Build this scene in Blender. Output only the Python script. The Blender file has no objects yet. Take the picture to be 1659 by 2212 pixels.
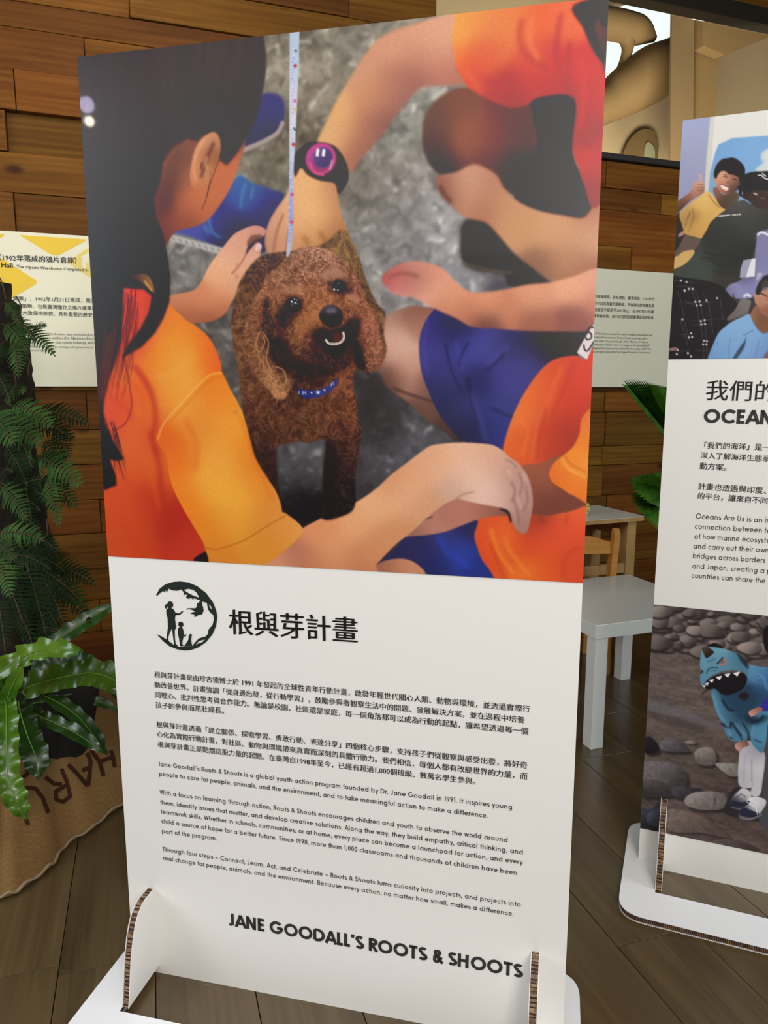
import bpy, bmesh, math, random
import numpy as np
from mathutils import Vector, Matrix
from mathutils.geometry import tessellate_polygon
from mathutils.bvhtree import BVHTree
R = math.radians
random.seed(7)
SC = bpy.context.scene
COL = SC.collection

# ------------------------------------------------------------------ camera
W, H, F = 1659, 2212, 1617.7
PITCH = R(9.3276); CH = 1.231
cam = bpy.data.cameras.new('camera'); cam_o = bpy.data.objects.new('camera', cam); COL.objects.link(cam_o)
cam.sensor_fit = 'HORIZONTAL'; cam.sensor_width = 36; cam.lens = 36 * F / W
cam.clip_start = .02
cam_o.location = (0, 0, CH); cam_o.rotation_euler = (R(90) - PITCH, 0, 0)
SC.camera = cam_o
# ------------------------------------------------------------------ light
SC.view_settings.view_transform = 'Standard'; SC.view_settings.look = 'None'
SC.view_settings.gamma = 1; SC.view_settings.use_curve_mapping = False
SC.view_settings.exposure = 0.0
world = bpy.data.worlds.new('room_air'); SC.world = world; world.use_nodes = True
world.node_tree.nodes['Background'].inputs[0].default_value = (1, .93, .84, 1)
world.node_tree.nodes['Background'].inputs[1].default_value = .03

def look(o, target):
    o.rotation_euler = (Vector(target) - Vector(o.location)).to_track_quat('-Z', 'Y').to_euler()
def area(name, loc, target, sx, sy, power, color, spread=180):
    l = bpy.data.lights.new(name, 'AREA'); l.shape = 'RECTANGLE'; l.size = sx; l.size_y = sy
    l.energy = power; l.color = color; l.spread = R(spread)
    o = bpy.data.objects.new(name, l); COL.objects.link(o); o.location = loc; look(o, target); return o
def spot(name, loc, target, power, color, size, blend=1, radius=.05):
    l = bpy.data.lights.new(name, 'SPOT'); l.energy = power; l.color = color; l.spot_size = R(size)
    l.spot_blend = blend; l.shadow_soft_size = radius
    o = bpy.data.objects.new(name, l); COL.objects.link(o); o.location = loc; look(o, target); return o
area('window_light', (-1.2, -4.2, 3.5), (0.0, 1.6, 1.1), 7.0, 2.2, 100, (1.0, .97, .93))
area('daylight_left', (-2.7, .75, 1.8), (0, 1.5, .3), 1.4, 1.4, 42, (.86, .93, 1.0))
area('fill_right', (3.0, .4, 1.6), (.8, 2.2, .6), 1.4, 1.4, 36, (.84, .94, 1.0))  # fill light added on the right to brighten the side table
area('ceiling_panel', (.9, -.4, 3.6), (.1, 1.5, .9), 2.2, 1.4, 38, (1.0, .97, .92))
spot('wall_spot_left', (-.4, 1.7, 3.2), (-.9, 3.0, 2.15), 42, (1.0, .80, .50), 75)
spot('wall_spot_middle', (.75, 1.9, 3.15), (.55, 3.5, 2.2), 0.5, (1.0, .82, .52), 75)
spot('wall_spot_right', (1.5, 2.1, 3.15), (1.75, 3.9, 1.9), 0.5, (1.0, .80, .52), 75)
area('fill_far', (.42, .8, 3.2), (.8, 2.4, .2), .6, .6, 4, (1.0, .97, .92))  # unseen fill added above the gap to lift the low white table
area('banner_fill', (.52, -1.4, 1.9), (.3, 1.4, .8), .7, .7, 32, (1.0, .97, .93))  # added fill for the dog banner, placed clear of its mirror reflections
area('next_room_fill', (2.2, 4.75, 1.75), (2.6, 7.4, 3.6), 1.6, .8, 190, (1.0, .92, .78))  # hidden light added below the sill to brighten the room beyond

# ------------------------------------------------------------------ helpers
CP, SP = math.cos(PITCH), math.sin(PITCH)
VF = np.array([0, CP, -SP]); VR = np.array([1., 0, 0]); VU = np.cross(VR, VF); EYE = np.array([0, 0, CH])
def ray(x, y): return VF + VR * (x - W / 2) / F + VU * (H / 2 - y) / F
def at_y(x, y, Y):                       # point of that pixel's line of sight at distance Y in front
    r = ray(x, y); return Vector(r * (Y / r[1]) + EYE)
def at_z(x, y, z=0.):
    r = ray(x, y); return Vector(r * ((z - CH) / r[2]) + EYE)
class Plane:
    def __init__(s, O, yaw):
        s.O = np.array(O, float); a = R(yaw); s.yaw = a
        s.d = np.array([math.cos(a), math.sin(a), 0]); s.n = np.array([math.sin(a), -math.cos(a), 0])
    def uv(s, x, y, off=0.):
        r = ray(x, y); t = ((s.O + s.n * off - EYE) @ s.n) / (r @ s.n); Q = r * t + EYE
        return np.array([(Q - s.O) @ s.d, Q[2]])
    def P(s, u, v, off=0.): return Vector(s.O + s.d * u + s.n * off) + Vector((0, 0, v))
P1 = Plane((-.539, 1.44, 0), -13.23); P2 = Plane((.66876, 1.79517, 0), -22)
WD = 3.15; WY = 19.8
_a = R(WY); PW = Plane((-math.sin(_a) * WD, math.cos(_a) * WD, 0), WY)

def lin(c):
    c = np.asarray(c, float) / 255.
    return np.where(c <= .04045, c / 12.92, ((c + .055) / 1.055) ** 2.4)
def L4(c, k=1.): return tuple(float(q) * k for q in lin(c)) + (1.,)

def obj(name, me, mat=None, parent=None):
    if isinstance(me, bmesh.types.BMesh):
        bm = me; me = bpy.data.meshes.new(name); bm.to_mesh(me); bm.free()
    o = bpy.data.objects.new(name, me); COL.objects.link(o)
    if mat and not me.materials: me.materials.append(mat)
    if parent: o.parent = parent
    return o
def mesh(name, vs, fs, mat=None, parent=None, smooth=False):
    me = bpy.data.meshes.new(name); me.from_pydata([tuple(v) for v in vs], [], fs); me.update()
    if smooth: me.polygons.foreach_set('use_smooth', [True] * len(me.polygons))
    return obj(name, me, mat, parent)
def thing(name, label, cat, loc=(0, 0, 0), group=None, rz=0):
    o = bpy.data.objects.new(name, None); COL.objects.link(o); o.location = loc; o.rotation_euler = (0, 0, rz)
    o['label'] = label; o['category'] = cat
    if group: o['group'] = group
    bpy.context.view_layer.update()
    return o
def tag(o, label, cat, group=None):
    o['label'] = label; o['category'] = cat
    if group: o['group'] = group
    return o
def under(o, root):                      # parent without moving: root sits at its own base
    o.parent = root; o.matrix_parent_inverse = root.matrix_world.inverted(); return o
def struct(o): o['kind'] = 'structure'; return o
def box(bm, c, s, M=None, bev=0):
    r = bmesh.ops.create_cube(bm, size=1); vs = r['verts']
    bmesh.ops.scale(bm, vec=s, verts=vs); bmesh.ops.translate(bm, vec=c, verts=vs)
    if bev: 
        es = list({e for v in vs for e in v.link_edges})
        rr = bmesh.ops.bevel(bm, geom=es, offset=bev, segments=2, affect='EDGES', profile=.5)
        vs = list({v for f in rr['faces'] for v in f.verts} | {v for v in vs if v.is_valid})
    if M is not None: bmesh.ops.transform(bm, matrix=M, verts=vs)
    return vs
def prism(name, pts, a, b, mat, parent=None, bev=0):      # closed outline extruded between two offsets (functions a(p), b(p) -> 3D)
    n = len(pts); vs = [a(p) for p in pts] + [b(p) for p in pts]
    tri = tessellate_polygon([[Vector((p[0], p[1], 0)) for p in pts]])
    fs = [tuple(t) for t in tri] + [tuple(n + i for i in reversed(t)) for t in tri]
    fs += [(i, (i + 1) % n, n + (i + 1) % n, n + i) for i in range(n)]
    bm = bmesh.new(); bv = [bm.verts.new(v) for v in vs]
    for f in fs:
        try: bm.faces.new([bv[i] for i in f])
        except ValueError: pass
    bmesh.ops.recalc_face_normals(bm, faces=bm.faces)
    return obj(name, bm, mat, parent)
def tube_vf(pts, rad, seg=8):
    pts = [Vector(p) for p in pts]; n = len(pts); vs = []; fs = []
    rad = rad if hasattr(rad, '__len__') else [rad] * n
    up = Vector((0, 0, 1)); nx = None
    for i, p in enumerate(pts):
        t = (pts[min(i + 1, n - 1)] - pts[max(i - 1, 0)]).normalized()
        if nx is None: nx = t.cross(up if abs(t.z) < .95 else Vector((1, 0, 0))).normalized()
        nx = (nx - t * nx.dot(t)).normalized(); ny = t.cross(nx)
        for k in range(seg):
            a = 2 * math.pi * k / seg; vs.append(p + (nx * math.cos(a) + ny * math.sin(a)) * rad[i])
    for i in range(n - 1):
        for k in range(seg):
            fs.append((i * seg + k, i * seg + (k + 1) % seg, (i + 1) * seg + (k + 1) % seg, (i + 1) * seg + k))
    fs.append(tuple(range(seg))[::-1]); fs.append(tuple((n - 1) * seg + k for k in range(seg)))
    return vs, fs
def tube(name, pts, rad, mat, parent=None, seg=8):
    v, f = tube_vf(pts, rad, seg); return mesh(name, v, f, mat, parent, True)
def bez(p0, p1, p2, p3, n):
    out = []
    for i in range(n + 1):
        t = i / n; s = 1 - t
        out.append(Vector(p0) * s ** 3 + Vector(p1) * 3 * s * s * t + Vector(p2) * 3 * s * t * t + Vector(p3) * t ** 3)
    return out

# ------------------------------------------------------------------ materials
def mat(name, color=(200, 200, 200), rough=.5, spec=.5, coat=0, coat_rough=.05, metal=0):
    m = bpy.data.materials.new(name); m.use_nodes = True; b = m.node_tree.nodes['Principled BSDF']
    b.inputs['Base Color'].default_value = L4(color); b.inputs['Roughness'].default_value = rough
    b.inputs['Specular IOR Level'].default_value = spec; b.inputs['Metallic'].default_value = metal
    b.inputs['Coat Weight'].default_value = coat; b.inputs['Coat Roughness'].default_value = coat_rough
    return m
def N(m, t, **kw):
    n = m.node_tree.nodes.new(t)
    for k, v in kw.items():
        if k in n.inputs: n.inputs[k].default_value = v
        else: setattr(n, k, v)
    return n
def LK(m, a, b): m.node_tree.links.new(a, b)
def ramp(m, fac, stops):
    r = m.node_tree.nodes.new('ShaderNodeValToRGB'); e = r.color_ramp.elements
    e[0].position = stops[0][0]; e[0].color = L4(stops[0][1]); e[1].position = stops[-1][0]; e[1].color = L4(stops[-1][1])
    for p, c in stops[1:-1]:
        q = e.new(p); q.color = L4(c)
    LK(m, fac, r.inputs[0]); return r.outputs[0]
def mixc(m, f, a, b, mode='MIX'):
    n = m.node_tree.nodes.new('ShaderNodeMix'); n.data_type = 'RGBA'; n.blend_type = mode
    for s, v in ((n.inputs[0], f), (n.inputs[6], a), (n.inputs[7], b)):
        if isinstance(v, bpy.types.NodeSocket): LK(m, v, s)
        elif isinstance(v, (int, float)): s.default_value = v
        else: s.default_value = L4(v)
    return n.outputs[2]
def wood(name, stops, rough=.5, grain=(1.2, 14, 14), knots=True, varf=.45, bump=.25, dark=(60, 35, 15), coat=0., spec=.5):
    m = mat(name, rough=rough, coat=coat, coat_rough=.25, spec=spec); b = m.node_tree.nodes['Principled BSDF']
    tc = N(m, 'ShaderNodeTexCoord'); oi = N(m, 'ShaderNodeObjectInfo')
    add = N(m, 'ShaderNodeVectorMath', operation='MULTIPLY_ADD'); cmb = N(m, 'ShaderNodeCombineXYZ')
    for k in 'XYZ': LK(m, oi.outputs['Random'], cmb.inputs[k])
    LK(m, cmb.outputs[0], add.inputs[0]); add.inputs[1].default_value = (37, 19, 53); LK(m, tc.outputs['Object'], add.inputs[2])
    mp = N(m, 'ShaderNodeMapping'); mp.inputs['Scale'].default_value = grain; LK(m, add.outputs[0], mp.inputs[0])
    nz = N(m, 'ShaderNodeTexNoise', Scale=1.0, Detail=5, Roughness=.55, Distortion=1.5); LK(m, mp.outputs[0], nz.inputs['Vector'])
    wv = N(m, 'ShaderNodeTexWave', Scale=1.6, Distortion=9, Detail=3, **{'Detail Scale': .7}); wv.bands_direction = 'Z'
    LK(m, mp.outputs[0], wv.inputs['Vector'])
    fn = N(m, 'ShaderNodeTexNoise', Scale=1, Detail=3); mp2 = N(m, 'ShaderNodeMapping'); mp2.inputs['Scale'].default_value = tuple(g * (1.2 if g == min(grain) else 11) for g in grain)
    LK(m, add.outputs[0], mp2.inputs[0]); LK(m, mp2.outputs[0], fn.inputs['Vector'])
    a = N(m, 'ShaderNodeMath', operation='MULTIPLY'); a.inputs[1].default_value = .07; LK(m, wv.outputs['Fac'], a.inputs[0])
    a2 = N(m, 'ShaderNodeMath', operation='MULTIPLY_ADD'); a2.inputs[1].default_value = .34; LK(m, fn.outputs[0], a2.inputs[0]); LK(m, a.outputs[0], a2.inputs[2])
    s = N(m, 'ShaderNodeMath', operation='MULTIPLY_ADD'); s.inputs[1].default_value = .70
    LK(m, nz.outputs[0], s.inputs[0]); LK(m, a2.outputs[0], s.inputs[2])
    c = ramp(m, s.outputs[0], stops)
    hv = N(m, 'ShaderNodeHueSaturation'); mr = N(m, 'ShaderNodeMapRange'); mr.inputs['To Min'].default_value = 1 - varf; mr.inputs['To Max'].default_value = 1 + varf * .55
    LK(m, oi.outputs['Random'], mr.inputs[0]); LK(m, mr.outputs[0], hv.inputs['Value']); LK(m, c, hv.inputs['Color'])
    h2 = N(m, 'ShaderNodeMath', operation='MULTIPLY'); h2.inputs[1].default_value = 7.31; LK(m, oi.outputs['Random'], h2.inputs[0]); h3 = N(m, 'ShaderNodeMath', operation='FRACT'); LK(m, h2.outputs[0], h3.inputs[0])
    h4 = N(m, 'ShaderNodeMapRange'); h4.inputs['To Min'].default_value = .5 - .035 * varf; h4.inputs['To Max'].default_value = .5 + .035 * varf; LK(m, h3.outputs[0], h4.inputs[0]); LK(m, h4.outputs[0], hv.inputs['Hue'])
    c = hv.outputs[0]
    if knots:
        vo = N(m, 'ShaderNodeTexVoronoi', Scale=1.0); mp3 = N(m, 'ShaderNodeMapping'); mp3.inputs['Scale'].default_value = (3.2, 3, 6)
        LK(m, add.outputs[0], mp3.inputs[0]); LK(m, mp3.outputs[0], vo.inputs['Vector'])
        k = N(m, 'ShaderNodeMapRange'); k.inputs['From Min'].default_value = .05; k.inputs['From Max'].default_value = .13
        k.inputs['To Min'].default_value = .85; k.inputs['To Max'].default_value = 0; LK(m, vo.outputs['Distance'], k.inputs[0])
        c = mixc(m, k.outputs[0], c, dark)
    LK(m, c, b.inputs['Base Color'])
    bp = N(m, 'ShaderNodeBump', Strength=bump, Distance=.004); LK(m, s.outputs[0], bp.inputs['Height']); LK(m, bp.outputs[0], b.inputs['Normal'])
    return m
M_PLANK = wood('pine_plank', [(.28, (84, 46, 9)), (.5, (110, 67, 17)), (.74, (138, 92, 32))], .6, (.8, 6, 7.5), varf=.34, dark=(50, 26, 10), spec=.16)
M_FLOOR = wood('floor_wood', [(.3, (64, 50, 30)), (.52, (84, 67, 42)), (.75, (100, 82, 54))], .30, (9, 1.1, 9), knots=False, varf=.13, bump=.06, dark=(60, 46, 30), coat=.35)
def scuffs(m):
    b = m.node_tree.nodes['Principled BSDF']; src = b.inputs['Base Color'].links[0].from_socket; tc = N(m, 'ShaderNodeNewGeometry')
    fac = None
    for rot, sc in ((.3, (14, 70, 1)), (1.2, (16, 90, 1)), (-.5, (30, 34, 1))):
        mp = N(m, 'ShaderNodeMapping'); mp.inputs['Rotation'].default_value = (0, 0, rot); mp.inputs['Scale'].default_value = sc; LK(m, tc.outputs['Position'], mp.inputs[0])
        nz = N(m, 'ShaderNodeTexNoise', Scale=1, Detail=4, Roughness=.6); LK(m, mp.outputs[0], nz.inputs['Vector'])
        r = N(m, 'ShaderNodeMapRange'); r.inputs['From Min'].default_value = .70; r.inputs['From Max'].default_value = .78; r.inputs['To Max'].default_value = .55; LK(m, nz.outputs[0], r.inputs[0])
        if fac is None: fac = r.outputs[0]
        else:
            mm = N(m, 'ShaderNodeMath', operation='MAXIMUM'); LK(m, fac, mm.inputs[0]); LK(m, r.outputs[0], mm.inputs[1]); fac = mm.outputs[0]
    LK(m, mixc(m, fac, src, (158, 142, 112)), b.inputs['Base Color'])
scuffs(M_FLOOR)
M_TABLEWOOD = wood('beech', [(.2, (170, 125, 70)), (.8, (205, 165, 105))], .4, (8, 8, 1.2), knots=False, varf=.05, bump=.03)
M_CHAIRWOOD = wood('orange_pine', [(.2, (190, 118, 40)), (.8, (222, 158, 70))], .35, (1.2, 8, 8), knots=False, varf=.08, bump=.03, coat=.3)

M_WHITE = mat('white_card', (236, 233, 228), .42, .45)
M_BASEW = mat('white_base_card', (240, 240, 242), .38, .5)
M_INK = mat('black_ink', (38, 36, 36), .4, .4)
M_LOGO = mat('green_black_ink', (34, 42, 38), .4, .4)
M_GREYINK = mat('grey_ink', (92, 90, 78), .5, .3)
M_BROWNINK = mat('brown_ink', (62, 34, 18), .8, .2)
M_LACQ = mat('white_laminate', (232, 232, 226), .28, .5)
M_SLAB = mat('dark_gap', (30, 18, 10), .8)
M_BOARD = mat('cream_board', (236, 233, 208), .45, .4)
M_YEL = mat('yellow_print', (236, 200, 50), .45, .4)
M_YELP = mat('pale_yellow_print', (230, 213, 120), .45, .4)
M_BLACKM = mat('dark_metal_trim', (52, 50, 48), .4)
M_BEAM = mat('dark_beam', (34, 26, 18), .5)
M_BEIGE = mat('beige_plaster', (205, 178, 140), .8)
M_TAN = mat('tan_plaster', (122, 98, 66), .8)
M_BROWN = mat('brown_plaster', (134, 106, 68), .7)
M_POT = mat('black_pot', (22, 20, 18), .6)

def card_edge():                         # corrugated cardboard seen from the side: recessed brown flutes
    m = mat('corrugated_edge', (120, 96, 72), .8); b = m.node_tree.nodes['Principled BSDF']
    tc = N(m, 'ShaderNodeTexCoord'); w = N(m, 'ShaderNodeTexNoise', Scale=90, Detail=3); LK(m, tc.outputs['Object'], w.inputs['Vector'])
    LK(m, ramp(m, w.outputs[0], [(.3, (70, 50, 36)), (.7, (165, 135, 104))]), b.inputs['Base Color']); return m
M_FLUTE = card_edge()
M_FLUTED = mat('flute_gap', (74, 52, 38), .9)
def burlap():
    m = mat('burlap', rough=.95, spec=.1); b = m.node_tree.nodes['Principled BSDF']; tc = N(m, 'ShaderNodeTexCoord')
    out = []
    for d in ('X', 'Y'):
        w = N(m, 'ShaderNodeTexWave', Scale=95, Distortion=1.2, Detail=1); w.bands_direction = d; LK(m, tc.outputs['Object'], w.inputs['Vector']); out.append(w.outputs['Fac'])
    mu = N(m, 'ShaderNodeMath', operation='MULTIPLY'); LK(m, out[0], mu.inputs[0]); LK(m, out[1], mu.inputs[1])
    nz = N(m, 'ShaderNodeTexNoise', Scale=5, Detail=5); LK(m, tc.outputs['Object'], nz.inputs['Vector'])
    c = ramp(m, mu.outputs[0], [(.0, (128, 96, 58)), (.7, (172, 137, 90))])
    c = mixc(m, nz.outputs[0], c, (126, 94, 56)); LK(m, c, b.inputs['Base Color'])
    bp = N(m, 'ShaderNodeBump', Strength=.5, Distance=.003); LK(m, mu.outputs[0], bp.inputs['Height']); LK(m, bp.outputs[0], b.inputs['Normal']); return m
M_BURLAP = burlap()
M_ROPE = mat('jute_hem', (150, 128, 96), .95)
def leafmat(name, a, b_, rough=.35, sc=14, spec=.5):
    m = mat(name, rough=rough, spec=spec); b = m.node_tree.nodes['Principled BSDF']; tc = N(m, 'ShaderNodeTexCoord')
    oi = N(m, 'ShaderNodeObjectInfo')
    nz = N(m, 'ShaderNodeTexNoise', Scale=sc, Detail=3); LK(m, tc.outputs['Object'], nz.inputs['Vector'])
    c = ramp(m, nz.outputs[0], [(.3, a), (.7, b_)])
    hv = N(m, 'ShaderNodeHueSaturation'); mr = N(m, 'ShaderNodeMapRange'); mr.inputs['To Min'].default_value = .6; mr.inputs['To Max'].default_value = 1.25
    LK(m, oi.outputs['Random'], mr.inputs[0]); LK(m, mr.outputs[0], hv.inputs['Value']); LK(m, c, hv.inputs['Color']); LK(m, hv.outputs[0], b.inputs['Base Color'])
    b.inputs['Subsurface Weight'].default_value = 0
    return m
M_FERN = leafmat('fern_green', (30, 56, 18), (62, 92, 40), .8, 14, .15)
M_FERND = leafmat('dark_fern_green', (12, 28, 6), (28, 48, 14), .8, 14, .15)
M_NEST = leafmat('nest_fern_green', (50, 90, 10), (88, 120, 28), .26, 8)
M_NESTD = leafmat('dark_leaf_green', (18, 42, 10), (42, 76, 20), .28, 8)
M_RIB = mat('leaf_rib', (96, 130, 40), .4)
M_PALM = leafmat('palm_green', (62, 122, 30), (112, 170, 56), .4, 30)
M_STEM = mat('brown_stem', (70, 50, 30), .8)
def bark():
    m = mat('fibrous_bark', rough=.95); b = m.node_tree.nodes['Principled BSDF']; tc = N(m, 'ShaderNodeTexCoord')
    nz = N(m, 'ShaderNodeTexNoise', Scale=26, Detail=8, Roughness=.7); LK(m, tc.outputs['Object'], nz.inputs['Vector'])
    LK(m, ramp(m, nz.outputs[0], [(.35, (14, 9, 5)), (.62, (52, 37, 20)), (.8, (74, 68, 34))]), b.inputs['Base Color'])
    bp = N(m, 'ShaderNodeBump', Strength=1, Distance=.02); LK(m, nz.outputs[0], bp.inputs['Height']); LK(m, bp.outputs[0], b.inputs['Normal']); return m
M_BARK = bark()
def print_mat():
    m = mat('laminated_print', rough=.34, spec=.5, coat=.07, coat_rough=.03); b = m.node_tree.nodes['Principled BSDF']
    at = N(m, 'ShaderNodeAttribute'); at.attribute_name = 'ink'; LK(m, at.outputs['Color'], b.inputs['Base Color']); return m
M_PRINT = print_mat()
M_PRINT2 = print_mat(); M_PRINT2.name = 'matt_print'; M_PRINT2.node_tree.nodes['Principled BSDF'].inputs['Coat Weight'].default_value = 0; M_PRINT2.node_tree.nodes['Principled BSDF'].inputs['Specular IOR Level'].default_value = .22; M_PRINT2.node_tree.nodes['Principled BSDF'].inputs['Roughness'].default_value = .5
def glass_mat():
    m = bpy.data.materials.new('window_glass'); m.use_nodes = True; nt = m.node_tree; nt.nodes.clear()
    o = N(m, 'ShaderNodeOutputMaterial'); mx = N(m, 'ShaderNodeMixShader'); t = N(m, 'ShaderNodeBsdfTransparent'); g = N(m, 'ShaderNodeBsdfGlossy', Roughness=.02)
    t.inputs[0].default_value = (.94, .96, .93, 1)
    lw = N(m, 'ShaderNodeLayerWeight', Blend=.5); fr = N(m, 'ShaderNodeMapRange'); fr.inputs['From Min'].default_value = .4; fr.inputs['To Min'].default_value = .03; fr.inputs['To Max'].default_value = .6; LK(m, lw.outputs['Facing'], fr.inputs[0]); LK(m, fr.outputs[0], mx.inputs[0]); LK(m, t.outputs[0], mx.inputs[1]); LK(m, g.outputs[0], mx.inputs[2]); LK(m, mx.outputs[0], o.inputs[0]); return m
M_GLASS = glass_mat()
def emit(name, c, k):
    m = bpy.data.materials.new(name); m.use_nodes = True; b = m.node_tree.nodes['Principled BSDF']
    b.inputs['Base Color'].default_value = L4(c); b.inputs['Emission Color'].default_value = L4(c); b.inputs['Emission Strength'].default_value = k; return m
M_SKY = emit('daylit_window', (236, 250, 248), 1.25)
M_LAMP = emit('small_lamp', (255, 240, 215), 420)
M_LAMPC = emit('small_cool_lamp', (225, 215, 255), 150)

# ------------------------------------------------------------------ floor
bm = bmesh.new(); box(bm, (.6, 2.2, -.03), (7.2, 6.4, .03)); floor_o = struct(obj('floor', bm, M_SLAB))
fa = R(107.5); fd = Vector((math.cos(fa), math.sin(fa), 0)); fp = Vector((math.cos(R(17.5)), math.sin(R(17.5)), 0))
BW, BL = .1975, 1.22
rnd = random.Random(3)
def board_mesh(w, l, h=.012, g=.0009):
    bm = bmesh.new(); box(bm, (0, 0, -h / 2), (w - 2 * g, l - 2 * g, h), bev=.0012); me = bpy.data.meshes.new('floor_board'); bm.to_mesh(me); bm.free(); me.materials.append(M_FLOOR); return me
FBM = board_mesh(BW, BL)
for k in range(-11, 17):
    p = .158 + (k + .5) * BW
    q0 = 1.27 if k == 4 else 1.27 + rnd.random() * BL
    if k in (1, 2): q0 = 2.35 + .3 * k
    for j in range(-3, 4):
        q = q0 + (j + .5) * BL; c = fp * p + fd * q
        if not (-2.6 < c.x < 3.4 and -.9 < c.y < 4.6): continue
        d = (c.y * math.cos(_a) - c.x * math.sin(_a))
        if d > WD + .5: continue
        o = bpy.data.objects.new('floor_board', FBM); COL.objects.link(o); o.parent = floor_o
        o.location = c; o.rotation_euler = (0, 0, R(17.5))
# ------------------------------------------------------------------ timber wall
Z_TOP = 3.32
SW = 1.363
def wall_box(name, s0, s1, z0, z1, front, back, m, parent=None, bev=0.):
    # front/back measured from the wall plane towards the room (+) ; object origin at the box centre
    bm = bmesh.new(); box(bm, (0, 0, 0), (s1 - s0, front - back, z1 - z0), bev=bev)
    o = obj(name, bm, m, parent); o.location = PW.P((s0 + s1) / 2, (z0 + z1) / 2, (front + back) / 2); o.rotation_euler = (0, 0, _a); return o
wall_o = struct(wall_box('wall_back', -2.2, SW, 0, Z_TOP, -.022, -.12, M_SLAB))
wall_low = struct(wall_box('wall_right', SW, 4.3, 0, 2.285, -.022, -.12, M_SLAB))
wall_hi = struct(wall_box('wall_above', SW, 4.3, 3.06, Z_TOP, -.022, -.12, M_SLAB))
rowsL = [0, .12, .258, .39, .523, .666, .80, .94, 1.075, 1.225, 1.37, 1.51, 1.656, 1.795, 1.933, 2.072, 2.21, 2.349, 2.487, 2.575, 2.70, 2.83, 2.95, 3.08, 3.2, Z_TOP]
rowsR = [0, .1, .212, .35, .488, .59, .702, .854, .95, 1.119, 1.22, 1.36, 1.5, 1.64, 1.778, 1.905, 2.068, 2.165, 2.285]
rnd = random.Random(11)
def planks(rows, s0, s1, root, joints):
    for i in range(len(rows) - 1):
        z0, z1 = rows[i], rows[i + 1]
        js = set(joints.get(i, []))
        cur = s0 + rnd.uniform(.3, 1.1)
        while cur < s1 - .15:
            if all(abs(cur - j) > .28 for j in js): js.add(cur)
            cur += rnd.uniform(.6, 1.4)
        e = [s0] + sorted(js) + [s1]
        for a, b in zip(e[:-1], e[1:]):
            pr = rnd.choice([0, .004, .008, .012, .016, .002])
            if (i == 15 and rows is rowsL and a > -.32 and a < -.25): pr = -.014
            o = wall_box('plank', a + .0012, b - .0012, z0 + .0012, z1 - .0012, pr, -.022, M_PLANK, None, .0016)
            under(o, root)
bpy.context.view_layer.update()
planks(rowsL, -1.7, SW, wall_o, {17: [-.022], 15: [-.3], 19: [.141], 20: [.98], 8: [-.091], 18: [.62]})
planks(rowsR, SW, 4.2, wall_low, {9: [2.29], 8: [2.302], 7: [2.29], 6: [2.29], 17: [2.24], 14: [2.40]})
planks([3.06, 3.18, Z_TOP], SW, 4.2, wall_hi, {})
# ledge, lintel and glass of the opening
o = struct(wall_box('trim_1', SW, 4.2, 2.287, 2.312, .03, -.14, M_BLACKM, None, .002))
o = struct(wall_box('trim_2', SW, 4.2, 2.985, 3.06, .03, -.05, M_BEAM, None, .003))
o = struct(wall_box('window_1', SW + .005, 4.2, 2.312, 2.985, -.05, -.056, M_GLASS))
# ------------------------------------------------------------------ wall boards with writing
def wpx(x, y): return PW.uv(x, y)
def info_board(s0, s1, label, th=.02):
    o = wall_box('info_board', s0, s1, 1.24, 1.792, .018 + th, .018, M_BOARD, None, .0015); tag(o, label, 'sign'); bpy.context.view_layer.update(); return o
ib1 = info_board(-1.35, 1.15, 'long cream text board with yellow diamonds on the timber wall, left of the dog banner')
ib2 = info_board(1.155, 2.652, 'cream text board with small grey print, between the two printed banners')
ib3 = info_board(2.657, 3.9, 'narrow strip of a plain cream board at the edge of the second banner')
IBO = .0385

def poly2(name, polys, to3, m, parent):            # flat print: list of (outline, holes) in 2D mapped to 3D
    vs = []; fs = []
    for pl in polys:
        loops = [[Vector((p[0], p[1], 0)) for p in l] for l in pl]
        base = len(vs)
        for l in loops: vs += [to3((v.x, v.y)) for v in l]
        fs += [tuple(base + i for i in t) for t in tessellate_polygon(loops)]
    me = bpy.data.meshes.new(name); me.from_pydata([tuple(v) for v in vs], [], fs); me.update()
    # face the viewer
    bm = bmesh.new(); bm.from_mesh(me)
    for f in bm.faces:
        if f.calc_area() > 0 and f.normal.dot(Vector(EYE) - f.calc_center_median()) < 0: f.normal_flip()
    bm.to_mesh(me); bm.free()
    o = obj(name, me, m); under(o, parent); return o
def rnd_poly(pts, r, n=5):                          # rounded corners
    out = []; k = len(pts)
    for i in range(k):
        p = np.array(pts[i], float); a = np.array(pts[i - 1], float) - p; b = np.array(pts[(i + 1) % k], float) - p
        ra = min(r, np.linalg.norm(a) * .45); rb = min(r, np.linalg.norm(b) * .45)
        A = p + a / np.linalg.norm(a) * ra; B = p + b / np.linalg.norm(b) * rb
        for j in range(n + 1):
            t = j / n; out.append(tuple(A * (1 - t) ** 2 + p * 2 * t * (1 - t) + B * t * t))
    return out
def wl(off): return lambda p: PW.P(*PW.uv(p[0], p[1], off), off)
for pts, m, nm in (([(41, 507.3), (190, 517.4), (125, 552), (110, 550)], M_YEL, 'yellow_diamond'),
                   ([(-5, 556), (12, 563), (80, 607), (78, 614), (20, 647), (-95, 602)], M_YEL, 'yellow_diamond'),
                   ([(-70, 500), (11, 505.5), (4, 513), (-30, 528)], M_YEL, 'yellow_diamond'),
                   ([(194, 533), (243, 566), (194, 600), (144, 566)], M_YELP, 'pale_diamond')):
    poly2(nm, [[rnd_poly(pts, 6)]], wl(IBO + .0002), m, ib1)
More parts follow.
